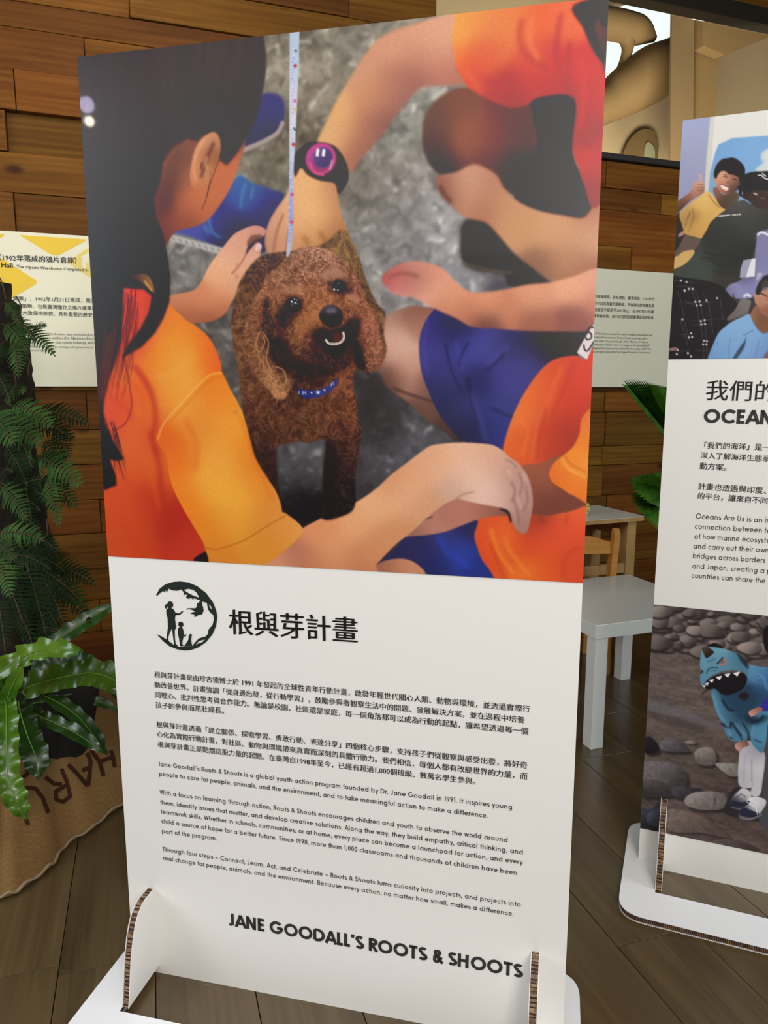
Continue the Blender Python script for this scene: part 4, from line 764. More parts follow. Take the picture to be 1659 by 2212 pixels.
    c.fill([(620, 555), (649, 535), (672, 532), (697, 536), (723, 546), (745, 566), (762, 588), (777, 611), (786, 635), (796, 658), (808, 675), (819, 702), (820, 728), (827, 750), (826, 780), (812, 801), (790, 803), (770, 792), (762, 775), (750, 792), (733, 800), (700, 815), (682, 818), (655, 822), (642, 826), (628, 840), (615, 862), (595, 860), (578, 840), (550, 810), (530, 775), (522, 730), (533, 689), (545, 652), (566, 621), (581, 591), (604, 572)],
           [((650, 552), (150, 108, 86)), ((700, 552), (158, 114, 94)), ((740, 585), (146, 102, 82)), ((620, 585), (140, 98, 78)), ((600, 640), (140, 94, 74)), ((570, 670), (130, 86, 66)), ((545, 740), (126, 84, 62)), ((555, 790), (118, 78, 54)), ((595, 830), (150, 102, 70)), ((680, 620), (134, 88, 68)), ((690, 655), (160, 104, 72)), ((650, 700), (134, 84, 60)),
            ((640, 745), (124, 80, 58)), ((605, 690), (72, 46, 38)), ((590, 730), (48, 34, 32)), ((615, 770), (46, 34, 32)), ((665, 770), (64, 42, 36)), ((790, 690), (150, 94, 74)), ((805, 745), (140, 88, 68)), ((800, 785), (134, 86, 66)), ((768, 765), (42, 30, 30)), ((750, 690), (110, 66, 50)), ((765, 640), (130, 84, 66)), ((700, 795), (58, 40, 36)), ((660, 805), (50, 36, 34)), ((750, 780), (66, 44, 38)), ((730, 650), (138, 88, 66)), ((775, 610), (136, 92, 74))], 1.6, True, 1, fur(.30, 5.2, (70, 50, 38), 41))
    # sockets, muzzle shade and clumped coat
    for p, o in (([(598, 668), (612, 648), (634, 640), (654, 652), (655, 672), (636, 684), (620, 705), (602, 705), (596, 686)], .5), ([(708, 600), (722, 597), (742, 600), (756, 615), (757, 634), (742, 640), (722, 636), (708, 622)], .6), ([(655, 700), (668, 728), (690, 752), (712, 768), (740, 772), (768, 752), (780, 715), (776, 680), (762, 672), (752, 700), (735, 712), (700, 716), (680, 700)], .3), ([(600, 715), (625, 760), (660, 785), (720, 795), (765, 770), (740, 800), (690, 812), (630, 815), (605, 780), (592, 745)], .55), ([(568, 655), (582, 665), (588, 700), (580, 740), (568, 700)], .6)): c.fill(p, (40, 26, 24), 6, True, o)
    for _ in range(170):
        x = 505 + 325 * rgc.random(); y = 540 + 400 * rgc.random(); r = rgc.uniform(3.5, 8)
        if 500 + (y - 540) * .02 < x and not (640 < x < 760 and 640 < y < 760) and x < 765 + (45 if 640 < y < 790 else 0): c.dot((x, y), r, r * .7, rgc.choice([(46, 28, 22), (46, 28, 22), (156, 106, 78), (132, 86, 60)]), 3, .30, rgc.random() * 3)
    # ear shadows
    c.fill([(575, 640), (585, 660), (580, 700), (590, 750), (610, 800), (600, 800), (580, 760), (568, 700)], (44, 30, 30), 4, True, .7); c.fill([(765, 735), (778, 745), (790, 780), (795, 800), (775, 795), (764, 770)], (34, 24, 26), 3, True, .8)
    rg = random.Random(5)
    def curls(region, n, col, ln, w, op, ang=None):
        for _ in range(n):
            a, b, cc = rg.sample(region, 3); r1, r2 = rg.random(), rg.random()
            if r1 + r2 > 1: r1, r2 = 1 - r1, 1 - r2
            x = a[0] + (b[0] - a[0]) * r1 + (cc[0] - a[0]) * r2; y = a[1] + (b[1] - a[1]) * r1 + (cc[1] - a[1]) * r2
            th = rg.uniform(0, 6.28) if ang is None else ang + rg.uniform(-.5, .5); k = rg.uniform(-.5, .5); p = [(x, y)]
            for _ in range(5): th += k; x += math.cos(th) * ln / 5; y += math.sin(th) * ln / 5; p.append((x, y))
            v = rg.uniform(.8, 1.2); c.stroke(p, w, tuple(q * v for q in col), .5, op, w * .4)
    curls([(630, 550), (730, 550), (770, 610), (600, 620), (690, 590), (650, 630)], 150, (186, 136, 112), 17, 1.6, .55)
    curls([(630, 550), (730, 550), (770, 610), (600, 620), (690, 590)], 110, (84, 54, 44), 16, 1.8, .5)
    curls([(570, 640), (620, 610), (600, 650), (545, 720), (560, 760), (580, 700)], 90, (164, 112, 84), 18, 1.5, .5, 1.7)
    curls([(545, 740), (575, 800), (600, 850), (610, 850), (570, 760)], 70, (176, 124, 84), 26, 1.8, .6, 1.3)
    curls([(780, 640), (815, 720), (820, 790), (790, 790), (800, 690)], 80, (178, 116, 92), 18, 1.6, .55, 1.4)
    curls([(620, 690), (680, 640), (690, 660), (650, 760), (630, 740)], 110, (178, 120, 84), 16, 1.5, .5, 2.2)
    curls([(745, 640), (775, 660), (775, 690), (750, 680)], 50, (160, 104, 80), 12, 1.4, .5)
    curls([(530, 860), (600, 900), (760, 900), (760, 840), (690, 930), (560, 940)], 170, (140, 92, 64), 11, 1.6, .38)
    curls([(510, 620), (510, 780), (530, 700), (540, 600)], 60, (124, 92, 68), 14, 1.6, .35, 1.6)
    curls([(745, 520), (800, 640), (780, 600)], 40, (138, 108, 78), 12, 1.4, .35)
    for p in ([(562, 715), (552, 740), (560, 760), (572, 740), (566, 722)], [(566, 715), (580, 740), (575, 775), (585, 800), (578, 815)], [(590, 790), (612, 800), (618, 825), (600, 838)], [(585, 830), (600, 845), (606, 860)], [(800, 750), (815, 762), (822, 748)]): c.stroke(p, 3, (186, 134, 92), .8, .8)
    # brow, cheeks, muzzle
    c.fill([(697, 590), (715, 580), (740, 586), (752, 598), (735, 600), (715, 602), (702, 610)], (196, 146, 126), 3.5, True, .6); c.fill([(605, 620), (625, 612), (655, 618), (668, 632), (645, 632), (620, 636)], (176, 126, 98), 3.5, True, .5)
    c.fill([(640, 700), (660, 680), (685, 660), (715, 652), (735, 655), (700, 662), (688, 690), (665, 715), (645, 735)], (178, 118, 80), 4, True, .55)
    c.fill([(745, 640), (760, 634), (772, 642), (776, 655), (760, 650)], (196, 138, 112), 2, True, .7)
    c.fill([(600, 690), (612, 668), (636, 682), (628, 700), (612, 708)], (50, 34, 30), 5, True, .5)
    c.dot((634, 659), 17.5, 16.5, (24, 20, 22), 1.2, rot=.3); c.dot((733, 618), 16, 13, (26, 21, 24), 1.4, rot=.5)
    for p, q in (((630, 652), 2.2), ((638, 654), 1.8), ((641, 648), 1.3), ((636, 646), 1.2)): c.dot(p, q, q * .9, (232, 232, 236), .5)
    c.stroke([(629, 661), (636, 655), (645, 657)], 1.4, (170, 170, 180), .5, .8)
    for p, q in (((722, 625), 2.2), ((730, 627), 1.6), ((731, 612), 1.2)): c.dot(p, q, q, (226, 226, 230), .5)
    c.fill([(672, 722), (696, 706), (712, 712), (743, 702), (752, 690), (772, 688), (779, 704), (772, 728), (752, 750), (732, 765), (706, 762), (690, 748), (678, 738)], [((700, 725), (62, 44, 40)), ((740, 745), (46, 36, 36)), ((765, 710), (66, 46, 40))], 2.6)
    c.fill([(697, 665), (709, 659), (722, 659), (737, 669), (741, 686), (735, 702), (716, 708), (699, 700), (689, 682)], [((712, 666), (84, 76, 84)), ((720, 680), (62, 56, 62)), ((705, 698), (40, 34, 38)), ((730, 698), (40, 34, 38))], 1.1)
    c.dot((716, 671), 11, 6, (128, 116, 130), 2.5, .7); c.stroke([(717, 676), (719, 700)], 2, (24, 20, 22), 1, .7); c.dot((704, 694), 4, 3, (12, 10, 12), 1.4); c.dot((732, 692), 4, 3, (12, 10, 12), 1.4)
    c.fill([(722, 722), (735, 720), (742, 728), (735, 737), (722, 738)], (110, 50, 44), 2.5, True, .7)
    c.stroke([(703, 733), (709, 741), (718, 743), (730, 742), (740, 736), (743, 727), (741, 717)], 4.4, (226, 212, 196), .6); 
    for p in ([(712, 738), (713, 747)], [(721, 739), (722, 747)], [(730, 738), (732, 746)], [(737, 733), (742, 738)]): c.stroke(p, 1.2, (120, 96, 84), .5)
    c.fill([(643, 839), (662, 843), (690, 841), (714, 830), (729, 816), (727, 832), (712, 846), (690, 857), (665, 861), (650, 855)], [((660, 850), (44, 48, 112)), ((690, 848), (58, 64, 134)), ((720, 830), (62, 64, 120))], .8)
    for p in ([(646, 844), (646, 852)], [(654, 844), (654, 853)], [(660.5, 844), (660.5, 853)], [(654, 848.5), (660.5, 848.5)], [(715, 835), (716, 828)], [(720, 832), (719, 824)]): c.stroke(p, 1.6, (176, 184, 220), .4)
    for a in range(5): c.stroke([(687, 848), (687 + 5 * math.cos(a * 1.257 - 1.57), 848 + 5 * math.sin(a * 1.257 - 1.57))], 1.8, (222, 226, 242), .4)
    c.dot((673, 848.5), 2, 1.8, (196, 202, 232), .4); c.dot((701, 843), 2, 1.8, (206, 212, 236), .4)
    # lead
    c.fill([(626, 60), (647, 58), (645, 150), (641, 236), (637, 320), (634, 371), (633, 470), (632, 506), (629, 540), (622, 556), (618, 552), (622, 506), (625, 371), (625, 236)],
           [((636, 90), (190, 206, 226)), ((634, 150), (196, 208, 232)), ((632, 230), (220, 214, 230)), ((630, 300), (212, 214, 230)), ((629, 360), (190, 196, 226)), ((628, 430), (176, 176, 216)), ((627, 500), (150, 160, 214)), ((624, 540), (206, 204, 214))], .9, False)
    for p, col in (((638, 142), (214, 60, 56)), ((634, 312), (206, 50, 60)), ((637, 218), (222, 110, 160)), ((637, 236), (214, 200, 120)), ((630, 480), (206, 90, 110)), ((631, 420), (206, 90, 130))): c.dot(p, 4, 4, col, .9, .9)
    for p in ([(637, 108), (641, 112)], [(634, 276), (639, 282)]): c.stroke(p, 4, (70, 110, 90), .8)
    for i in range(60): y = 90 + i * 7.3; c.dot((635 - (y - 90) * .022 + rg.uniform(-3, 3), y), 1.6, 1.6, rg.choice([(150, 170, 210), (240, 240, 246), (130, 130, 180)]), .6, .6)
    g = vnoise(c.X / 1.3, c.Y / 1.3, 90) - .5; w = np.sin(c.X * 2.1) * np.sin(c.Y * 2.1); c.img *= (1 + .05 * g + .012 * w)[..., None]
    return c

# ------------------------------------------------------------------ the two printed banners
def make_banner(pl, label, print_parts):
    root = thing('banner', label, 'banner', pl.P(.45, 0, 0), None, pl.yaw)
    root['group'] = 'cardboard banners'
    bm = bmesh.new(); box(bm, (.45, -.0, .90425), (.9, .012, 1.8085))
    for v in bm.verts: v.co = pl.P(v.co.x, v.co.z, v.co.y)
    bmesh.ops.recalc_face_normals(bm, faces=bm.faces)
    under(obj('panel', bm, M_WHITE), root)
    # foot frame: rounded card plate with an opening before and behind the panel
    T = .016; n0, n1, a0, a1, r = -.176, .236, -.034, .934, .062
    out = rnd_poly([(a0, n0), (a1, n0), (a1, n1), (a0, n1)], r, 8)
    h1 = [(.0465, .0055), (.8525, .0055), (.8525, .13), (.0465, .13)]
    h2 = [(.08, -.03), (.82, -.03), (.82, -.10), (.08, -.10)]
    bm = bmesh.new(); loops = [out, h1, h2]
    tri = tessellate_polygon([[Vector((p[0], p[1], 0)) for p in l] for l in loops]); flat = [p for l in loops for p in l]
    for z in (T - .0012, T, 0., .0006):
        bv = [bm.verts.new(pl.P(p[0], z, p[1])) for p in flat]
        for t in tri: bm.faces.new([bv[i] for i in t])
    def wall_strip(l, z0, z1, k=0.):
        pass
    for l in loops:
        for i in range(len(l)):
            p, q = l[i], l[(i + 1) % len(l)]
            for z0, z1 in ((T - .0012, T), (0, .0006)):
                bm.faces.new([bm.verts.new(pl.P(a[0], z, a[1])) for a, z in ((p, z0), (q, z0), (q, z1), (p, z1))])
    bmesh.ops.remove_doubles(bm, verts=bm.verts, dist=1e-6); bmesh.ops.recalc_face_normals(bm, faces=bm.faces)
    base = under(obj('foot_frame', bm, M_BASEW), root)
    # corrugated core: recessed dark sheet plus ribs
    vs = []; fs = []; rvs = []; rfs = []
    cen = np.array([.45, .03])
    for li, l in enumerate(loops):
        P = [np.array(p, float) for p in l]; n = len(P)
        for i in range(n):
            p, q = P[i], P[(i + 1) % n]; d = q - p; L = np.linalg.norm(d); 
            if L < 1e-6: continue
            d = d / L; nn = np.array([d[1], -d[0]]); 
            if ((p + q) / 2 - cen) @ nn < 0: nn = -nn
            inn = -nn if li == 0 else nn
            k = len(vs)
            for a in (p, q):
                for z in (.0005, T - .0011): b = a + inn * .004; vs.append(pl.P(b[0], z, b[1]))
            fs.append((k, k + 1, k + 3, k + 2))
            m = max(1, int(L / .0045))
            for j in range(m):
                c = p + d * (j + .5) * L / m; k = len(rvs)
                for a in (-.0007, .0007):
                    for z in (.0005, T - .0011): b = c + d * a + inn * .0006; rvs.append(pl.P(b[0], z, b[1]))
                rfs.append((k, k + 1, k + 3, k + 2))
    o = mesh('core', vs, fs, M_FLUTED); under(o, base)
    o = mesh('core_ribs', rvs, rfs, M_FLUTE); o['kind'] = 'stuff'; under(o, base)
    # two upright fins with rounded shoulders
    prof = [(0, 0.0165), (.116, .0165), (.112, .03), (.098, .11), (.086, .15), (.076, .172), (.064, .187), (.050, .196), (.034, .200), (0, .200)]
    for u0, u1 in ((.046, .0615), (.8365, .852)):
        bm = bmesh.new()
        for s0, s1 in ((u0, u0 + .0012), (u1 - .0012, u1)):
            A = [bm.verts.new(pl.P(s0, z, n_ + .006)) for n_, z in prof]; B = [bm.verts.new(pl.P(s1, z, n_ + .006)) for n_, z in prof]
            bm.faces.new(A); bm.faces.new(B[::-1])
            for i in range(len(prof)): j = (i + 1) % len(prof); bm.faces.new((A[i], A[j], B[j], B[i]))
        bmesh.ops.recalc_face_normals(bm, faces=bm.faces)
        fin = under(obj('support_fin', bm, M_WHITE), root)
        cpr = prof[1:]; vs = []; fs = []; rv = []; rf = []
        for i, (n_, z) in enumerate(cpr):
            for s in (u0 + .0012, u1 - .0012): vs.append(pl.P(s, z - (.003 if i > 3 else 0), n_ + .006 - (.004 if i < 5 else 0)))
        for i in range(len(cpr) - 1): fs.append((2 * i, 2 * i + 1, 2 * i + 3, 2 * i + 2))
        under(mesh('core', vs, fs, M_FLUTED), fin)
        acc = 0; rr = random.Random(int(u0 * 1000))
        for i in range(len(cpr) - 1):
            p = np.array(cpr[i]); q = np.array(cpr[i + 1]); d = q - p; L = np.linalg.norm(d); d = d / L; x = .003 - acc
            while x < L:
                c = p + d * x; th = rr.choice([.0016, .0024, .0036]); k = len(rv)
                for a in (-th, th):
                    for s in (u0 + .0014, u1 - .0014): b = c + d * a; rv.append(pl.P(s, b[1] - .0006, b[0] + .006 - .001))
                rf.append((k, k + 1, k + 3, k + 2)); x += rr.uniform(.0062, .0095)
            acc = 0
        o = mesh('core_ribs', rv, rf, M_FLUTE); o['kind'] = 'stuff'; under(o, fin)
    print_parts(root); return root

OFF = .0068
def d3(pl, off): return lambda p: pl.P(*pl.uv(p[0], p[1], off), off)
def dog_parts(root):
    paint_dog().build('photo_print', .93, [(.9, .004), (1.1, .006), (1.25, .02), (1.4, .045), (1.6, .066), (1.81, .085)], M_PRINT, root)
    # emblem
    z = lambda l: [(320 + x / 3.456, 1240 + y / 3.456) for x, y in l]
    cres = [(58, 158), (85, 110), (130, 75), (190, 58), (240, 55), (300, 62), (365, 90), (430, 140), (480, 205), (508, 270), (516, 320), (508, 385), (480, 450), (430, 510), (370, 550), (320, 567), (270, 572), (215, 562), (160, 540), (110, 500), (75, 462), (62, 447), (100, 465), (140, 490), (190, 528), (235, 545), (330, 542), (345, 515), (380, 480), (430, 465), (447, 445), (450, 415), (480, 380), (490, 340), (487, 310), (478, 300), (465, 290), (455, 275), (446, 262), (438, 215), (400, 205), (385, 195), (340, 180), (335, 192), (325, 182), (312, 178), (306, 186), (290, 182), (282, 172), (292, 160), (280, 150), (266, 158), (262, 146), (268, 138), (245, 115), (215, 125), (180, 122), (150, 108), (142, 136), (130, 122), (120, 137), (112, 125), (85, 145), (70, 160)]
    holes = [[(264, 118), (300, 110), (335, 118), (362, 138), (380, 175), (345, 164), (305, 145)], [(352, 532), (378, 500), (425, 488), (405, 508), (380, 515)], [(452, 224), (468, 240), (476, 266), (460, 250)]]
    woman = [(150, 207), (166, 203), (180, 210), (187, 226), (186, 240), (178, 250), (170, 252), (188, 262), (205, 290), (235, 292), (248, 278), (264, 275), (254, 290), (235, 305), (205, 308), (200, 330), (208, 400), (198, 420), (200, 480), (205, 520), (224, 538), (195, 536), (183, 450), (178, 405), (160, 440), (148, 480), (155, 515), (162, 536), (140, 512), (137, 470), (148, 400), (145, 330), (136, 300), (135, 268), (152, 252), (143, 240), (137, 262), (126, 252), (124, 234), (134, 225), (143, 222)]
    child = [(228, 358), (246, 354), (262, 366), (263, 388), (250, 395), (262, 415), (266, 450), (282, 458), (281, 440), (286, 455), (278, 467), (264, 465), (262, 480), (255, 500), (255, 525), (266, 538), (238, 539), (235, 520), (230, 480), (222, 445), (222, 410), (234, 395), (224, 380)]
    dog = [(305, 452), (318, 445), (326, 452), (325, 465), (320, 490), (325, 520), (332, 541), (266, 541), (285, 515), (300, 490), (302, 465)]
    ape = [(365, 218), (378, 212), (388, 198), (400, 203), (402, 225), (411, 250), (414, 275), (400, 303), (375, 305), (356, 320), (340, 317), (350, 303), (330, 300), (312, 293), (330, 286), (350, 281), (338, 272), (310, 262), (283, 265), (290, 256), (320, 254), (350, 255), (365, 245), (362, 230)]
    poly2('emblem', [[z(cres)] + [z(h) for h in holes], [z(woman)], [z(child)], [z(dog)], [z(ape)]], d3(P1, OFF), M_LOGO, root)
    font_line('chinese_heading', '根與芽計畫', P1, OFF, (495, 1365), (773, 1385), M_INK, root, .02, 1.03, 4)
    zh = [('根與芽計畫是由珍古德博士於 1991 年發起的全球性青年行動計畫，啟發年輕世代關心人類、動物與環境，並透過實際行', (333.3, 1462.2), (1144.8, 1538)),
          ('動改善世界。計畫強調「從身邊出發，從行動學習」，鼓勵參與者觀察生活中的問題、發展解決方案，並在過程中培養', (333.8, 1484.2), (1132.9, 1561.4)),
          ('同理心、批判性思考與合作能力。無論是校園、社區還是家庭，每一個角落都可以成為行動的起點，讓希望透過每一個', (335.1, 1506), (1140.9, 1586)),
          ('孩子的參與而茁壯成長。', (336, 1528), (484, 1541)),
          ('根與芽計畫透過「建立關係、探索學習、勇敢行動、表達分享」四個核心步驟，支持孩子們從觀察與感受出發，將好奇', (338, 1570), (1139.5, 1659.5)),
          ('心化為實際行動計畫，對社區、動物與環境帶來真實而深刻的具體行動力。我們相信，每個人都有改變世界的力量，而', (339.1, 1591), (1139, 1683.5)),
          ('根與芽計畫正是點燃這股力量的起點。在臺灣自1998年至今，已經有超過1,000個班級、數萬名學生參與。', (340.7, 1613), (1026.8, 1694))]
    for t, a, b in zh: font_line('chinese_line', t, P1, OFF, a, b, M_INK, root, .016, 1., 2)
    en = [("Jane Goodall's Roots & Shoots is a global youth action program founded by Dr. Jane Goodall in 1991. It inspires young", (342.3, 1654.7), (1106, 1748.6)),
          ('people to care for people, animals, and the environment, and to take meaningful action to make a difference.', (343.9, 1675.6), (1053.3, 1767.1)),
          ('With a focus on learning through action, Roots & Shoots encourages children and youth to observe the world around', (345, 1715.5), (1096, 1819.4)),
          ('them, identify issues that matter, and develop creative solutions. Along the way, they build empathy, critical thinking, and', (346.2, 1737.3), (1129, 1845.9)),
          ('teamwork skills. Whether in schools, communities, or at home, every place can become a launchpad for action, and every', (347.6, 1757.4), (1129, 1867.5)),
          ('child a source of hope for a better future. Since 1998, more than 1,000 classrooms and thousands of children have been', (348.7, 1778), (1116, 1890.2)),
          ('part of the program.', (350, 1799.5), (468, 1815.5)),
          ('Through four steps - Connect, Learn, Act, and Celebrate - Roots & Shoots turns curiosity into projects, and projects into', (351.3, 1838.6), (1124.5, 1959.1)),
          ('real change for people, animals, and the environment. Because every action, no matter how small, makes a difference.', (353, 1857.6), (1109, 1979))]
    for t, a, b in en: print('k', geo_line('english_line', t, P1, OFF, a, b, .0099, M_INK, root, .135, .075))
    print('k', geo_line('bold_heading', "JANE GOODALL'S ROOTS & SHOOTS", P1, OFF, (494.8, 1999.3), (1129.5, 2113.3), .0287, M_INK, root, .215))

def paint_group():
    c = Canvas(P2, .0075, 0., .9, 1.2996, 1.8215, .0015)
    c.fill([(1400, 260), (2700, -100), (2700, 900), (1400, 820)], (222, 220, 214), 0, False)
    c.fill([(1440, 255), (1535, 250), (1531, 330), (1520, 480), (1440, 520)], [((1500, 270), (160, 166, 200)), ((1480, 400), (146, 150, 186)), ((1520, 350), (158, 160, 186))], 1, False)
    c.fill([(1535, 250), (1544, 250), (1538, 330), (1533, 420), (1521, 430), (1526, 340)], (206, 204, 198), .8, False)
    c.fill([(1545, 330), (1552, 312), (1566, 306), (1580, 299), (1600, 297), (1700, 290), (2050, 260), (2350, 230), (2400, 640), (2000, 660), (1528, 660), (1530, 420), (1534, 372)], [((1560, 330), (112, 160, 208)), ((1620, 310), (120, 166, 212)), ((1600, 340), (126, 170, 214)), ((1536, 400), (120, 164, 206))], 1, False)
    c.fill([(1700, 310), (1650, 326), (1644, 345), (1650, 350), (1632, 372), (1700, 380)], (206, 214, 212), 2)
    c.fill([(1528, 650), (1560, 640), (1760, 640), (2500, 640), (2500, 900), (1700, 860), (1560, 700)], (38, 34, 34), 1)
    # the rest of the group, beyond the edge of the photograph
    for x, y, sh, hd in ((1790, 470, (96, 140, 120), (150, 104, 82)), (1900, 430, (190, 180, 170), (176, 126, 100)), (2020, 480, (150, 70, 66), (120, 80, 64)), (2150, 440, (70, 84, 120), (170, 122, 98)), (2260, 490, (206, 170, 96), (160, 112, 90))):
        c.fill([(x - 62, y + 330), (x - 58, y + 90), (x - 30, y + 52), (x, y + 46), (x + 32, y + 52), (x + 62, y + 90), (x + 66, y + 330)], [((x - 30, y + 100), sh), ((x + 30, y + 160), tuple(q * .7 for q in sh))], 1.2)
        c.fill([(x - 14, y + 30), (x + 14, y + 30), (x + 16, y + 60), (x - 16, y + 60)], tuple(q * .75 for q in hd), 1); c.dot((x, y), 29, 38, [((x - 8, y), hd), ((x + 20, y + 10), tuple(q * .7 for q in hd))], 1)
        c.fill([(x - 31, y + 2), (x - 30, y - 28), (x, y - 44), (x + 30, y - 28), (x + 32, y + 2), (x + 22, y - 14), (x - 20, y - 14)], (34, 30, 32), 1); c.stroke([(x - 12, y + 16), (x, y + 21), (x + 12, y + 16)], 3, (226, 210, 200), .6)
    c.fill([(1440, 500), (1480, 470), (1540, 430), (1560, 440), (1620, 440), (1670, 445), (1690, 640), (1660, 790), (1430, 790)], (58, 54, 52), 1, False)
    # man with thumb up
    c.fill([(1452, 445), (1488, 417), (1497, 402), (1498, 394), (1509, 391), (1510, 380), (1514, 376), (1517, 382), (1516, 392), (1521, 394), (1522, 410), (1518, 418), (1500, 428), (1485, 440), (1466, 458), (1452, 470)],
           [((1513, 380), (206, 160, 160)), ((1510, 398), (206, 158, 136)), ((1500, 410), (190, 136, 112)), ((1515, 415), (150, 100, 84)), ((1485, 425), (140, 92, 74)), ((1470, 440), (120, 78, 62)), ((1475, 452), (56, 40, 36))], .8)
    for y in (399, 405, 411): c.stroke([(1506, y), (1520, y + .5)], 1.3, (120, 78, 64), .5, .8)
    c.fill([(1450, 480), (1480, 455), (1500, 490), (1490, 520), (1450, 540)], (44, 38, 36), 1); c.fill([(1467, 505), (1480, 497), (1478, 506), (1466, 512)], (180, 130, 120), .8)
    c.fill([(1468, 461), (1484, 445), (1506, 428), (1522, 416), (1532, 414), (1556, 440), (1561, 447), (1570, 452), (1554, 463), (1535, 481), (1528, 495), (1519, 511), (1513, 516), (1497, 511), (1482, 509), (1473, 485)],
           [((1500, 440), (214, 172, 96)), ((1520, 430), (224, 182, 104)), ((1545, 450), (216, 170, 92)), ((1510, 490), (206, 158, 84)), ((1490, 470), (160, 118, 66)), ((1480, 462), (196, 154, 86)), ((1490, 500), (196, 150, 80)), ((1530, 470), (210, 164, 88))], .7)
    for p in ([(1492, 455), (1484, 475), (1480, 490)], [(1496, 450), (1498, 470), (1488, 500)], [(1486, 470), (1490, 460)], [(1530, 420), (1545, 440), (1556, 448)]): c.stroke(p, 2.4, (120, 88, 50), 1, .6)
    c.fill([(1480, 508), (1497, 512), (1514, 517), (1505, 535), (1490, 548), (1466, 562), (1456, 580), (1450, 560), (1468, 530)], (98, 82, 72), 1); c.fill([(1450, 562), (1465, 552), (1478, 543), (1500, 541), (1492, 560), (1470, 578), (1450, 600)], (208, 168, 104), .8)
    c.fill([(1540, 410), (1550, 405), (1562, 420), (1592, 415), (1596, 430), (1580, 452), (1562, 450), (1550, 436)], [((1548, 418), (140, 92, 70)), ((1565, 435), (70, 54, 46)), ((1585, 435), (92, 76, 62))], .8)
    c.fill([(1543, 380), (1547, 372), (1556, 364), (1574, 364), (1592, 372), (1598, 385), (1597, 400), (1592, 412), (1580, 418), (1570, 420), (1558, 416), (1549, 404), (1545, 392)],
           [((1550, 385), (206, 152, 124)), ((1560, 375), (212, 158, 128)), ((1570, 392), (200, 140, 114)), ((1556, 400), (186, 120, 94)), ((1565, 415), (160, 98, 78)), ((1585, 395), (128, 86, 72)), ((1592, 400), (96, 66, 58)), ((1585, 378), (150, 104, 86)), ((1580, 412), (80, 58, 52))], .7)
    c.dot((1544, 385), 3, 7, (190, 136, 116), .8)
    c.fill([(1542, 380), (1543, 368), (1549, 354), (1560, 344), (1574, 341), (1586, 341), (1600, 350), (1609, 364), (1608, 380), (1598, 396), (1596, 384), (1585, 378), (1574, 376), (1567, 370), (1558, 370), (1551, 378), (1547, 386)], [((1560, 350), (34, 30, 34)), ((1580, 360), (28, 24, 28))], .8)
    c.stroke([(1562, 382), (1567, 381), (1571, 384)], 1.6, (60, 36, 34), .5); c.stroke([(1582, 388), (1587, 387), (1592, 390)], 1.6, (50, 32, 32), .5); c.stroke([(1562, 377), (1570, 378)], 1.4, (70, 44, 40), .5)
    c.fill([(1568, 394), (1574, 390), (1580, 396), (1574, 399)], (150, 96, 78), 1); c.fill([(1557, 399), (1566, 402), (1574, 406), (1571, 411), (1563, 410), (1558, 405)], (232, 218, 206), .5); c.stroke([(1556, 398), (1565, 401), (1574, 405)], 1.2, (84, 40, 38), .5); c.stroke([(1560, 410), (1566, 413), (1572, 412)], 1.6, (170, 92, 84), .6)
    # man in black cap and tee
    c.fill([(1600, 400), (1700, 395), (1700, 452), (1650, 452), (1632, 446), (1616, 434), (1603, 426), (1596, 412)], [((1610, 410), (44, 32, 32)), ((1640, 430), (66, 46, 42)), ((1625, 440), (50, 36, 34)), ((1655, 440), (60, 42, 38))], .8)
    c.fill([(1596, 410), (1600, 390), (1607, 378), (1622, 372), (1645, 370), (1700, 372), (1700, 415), (1650, 411), (1620, 412), (1600, 425)], (30, 28, 30), .8)
    c.stroke([(1637, 379), (1645, 379), (1652, 385), (1670, 390)], 2.4, (222, 220, 220), .6); c.stroke([(1646, 374), (1655, 381)], 2.2, (216, 214, 214), .6); c.stroke([(1628, 417), (1636, 421)], 3, (200, 186, 190), .8); c.stroke([(1604, 414), (1604, 421)], 1.6, (180, 160, 156), .6); c.stroke([(1642, 428), (1652, 429)], 1.4, (130, 110, 108), .7)
    c.fill([(1569, 452), (1588, 438), (1606, 432), (1620, 440), (1645, 451), (1700, 452), (1700, 515), (1642, 500), (1636, 520), (1626, 550), (1614, 580), (1600, 606), (1586, 626), (1560, 616), (1530, 606), (1500, 601), (1455, 596), (1450, 585), (1478, 572), (1494, 556), (1507, 538), (1516, 515), (1528, 495), (1535, 481), (1554, 464)],
           [((1600, 445), (78, 78, 74)), ((1620, 460), (64, 64, 60)), ((1580, 490), (48, 50, 46)), ((1560, 540), (44, 47, 42)), ((1500, 580), (66, 72, 66)), ((1480, 590), (62, 68, 62)), ((1600, 560), (36, 38, 34)), ((1650, 480), (52, 52, 48)), ((1590, 610), (56, 50, 44))], .8)
    for p in ([(1520, 545), (1550, 552), (1590, 548)], [(1530, 560), (1560, 575), (1600, 560)], [(1540, 585), (1570, 592), (1590, 588)], [(1510, 560), (1530, 556), (1550, 566)]): c.stroke(p, 1.8, (28, 30, 27), .8, .8)
    c.fill([(1640, 500), (1700, 508), (1700, 640), (1630, 640), (1628, 600), (1630, 560), (1634, 520)], [((1650, 520), (130, 126, 164)), ((1645, 580), (122, 122, 166)), ((1655, 610), (150, 150, 180))], 1); c.stroke([(1636, 508), (1646, 502), (1665, 510)], 4, (232, 232, 240), .7)
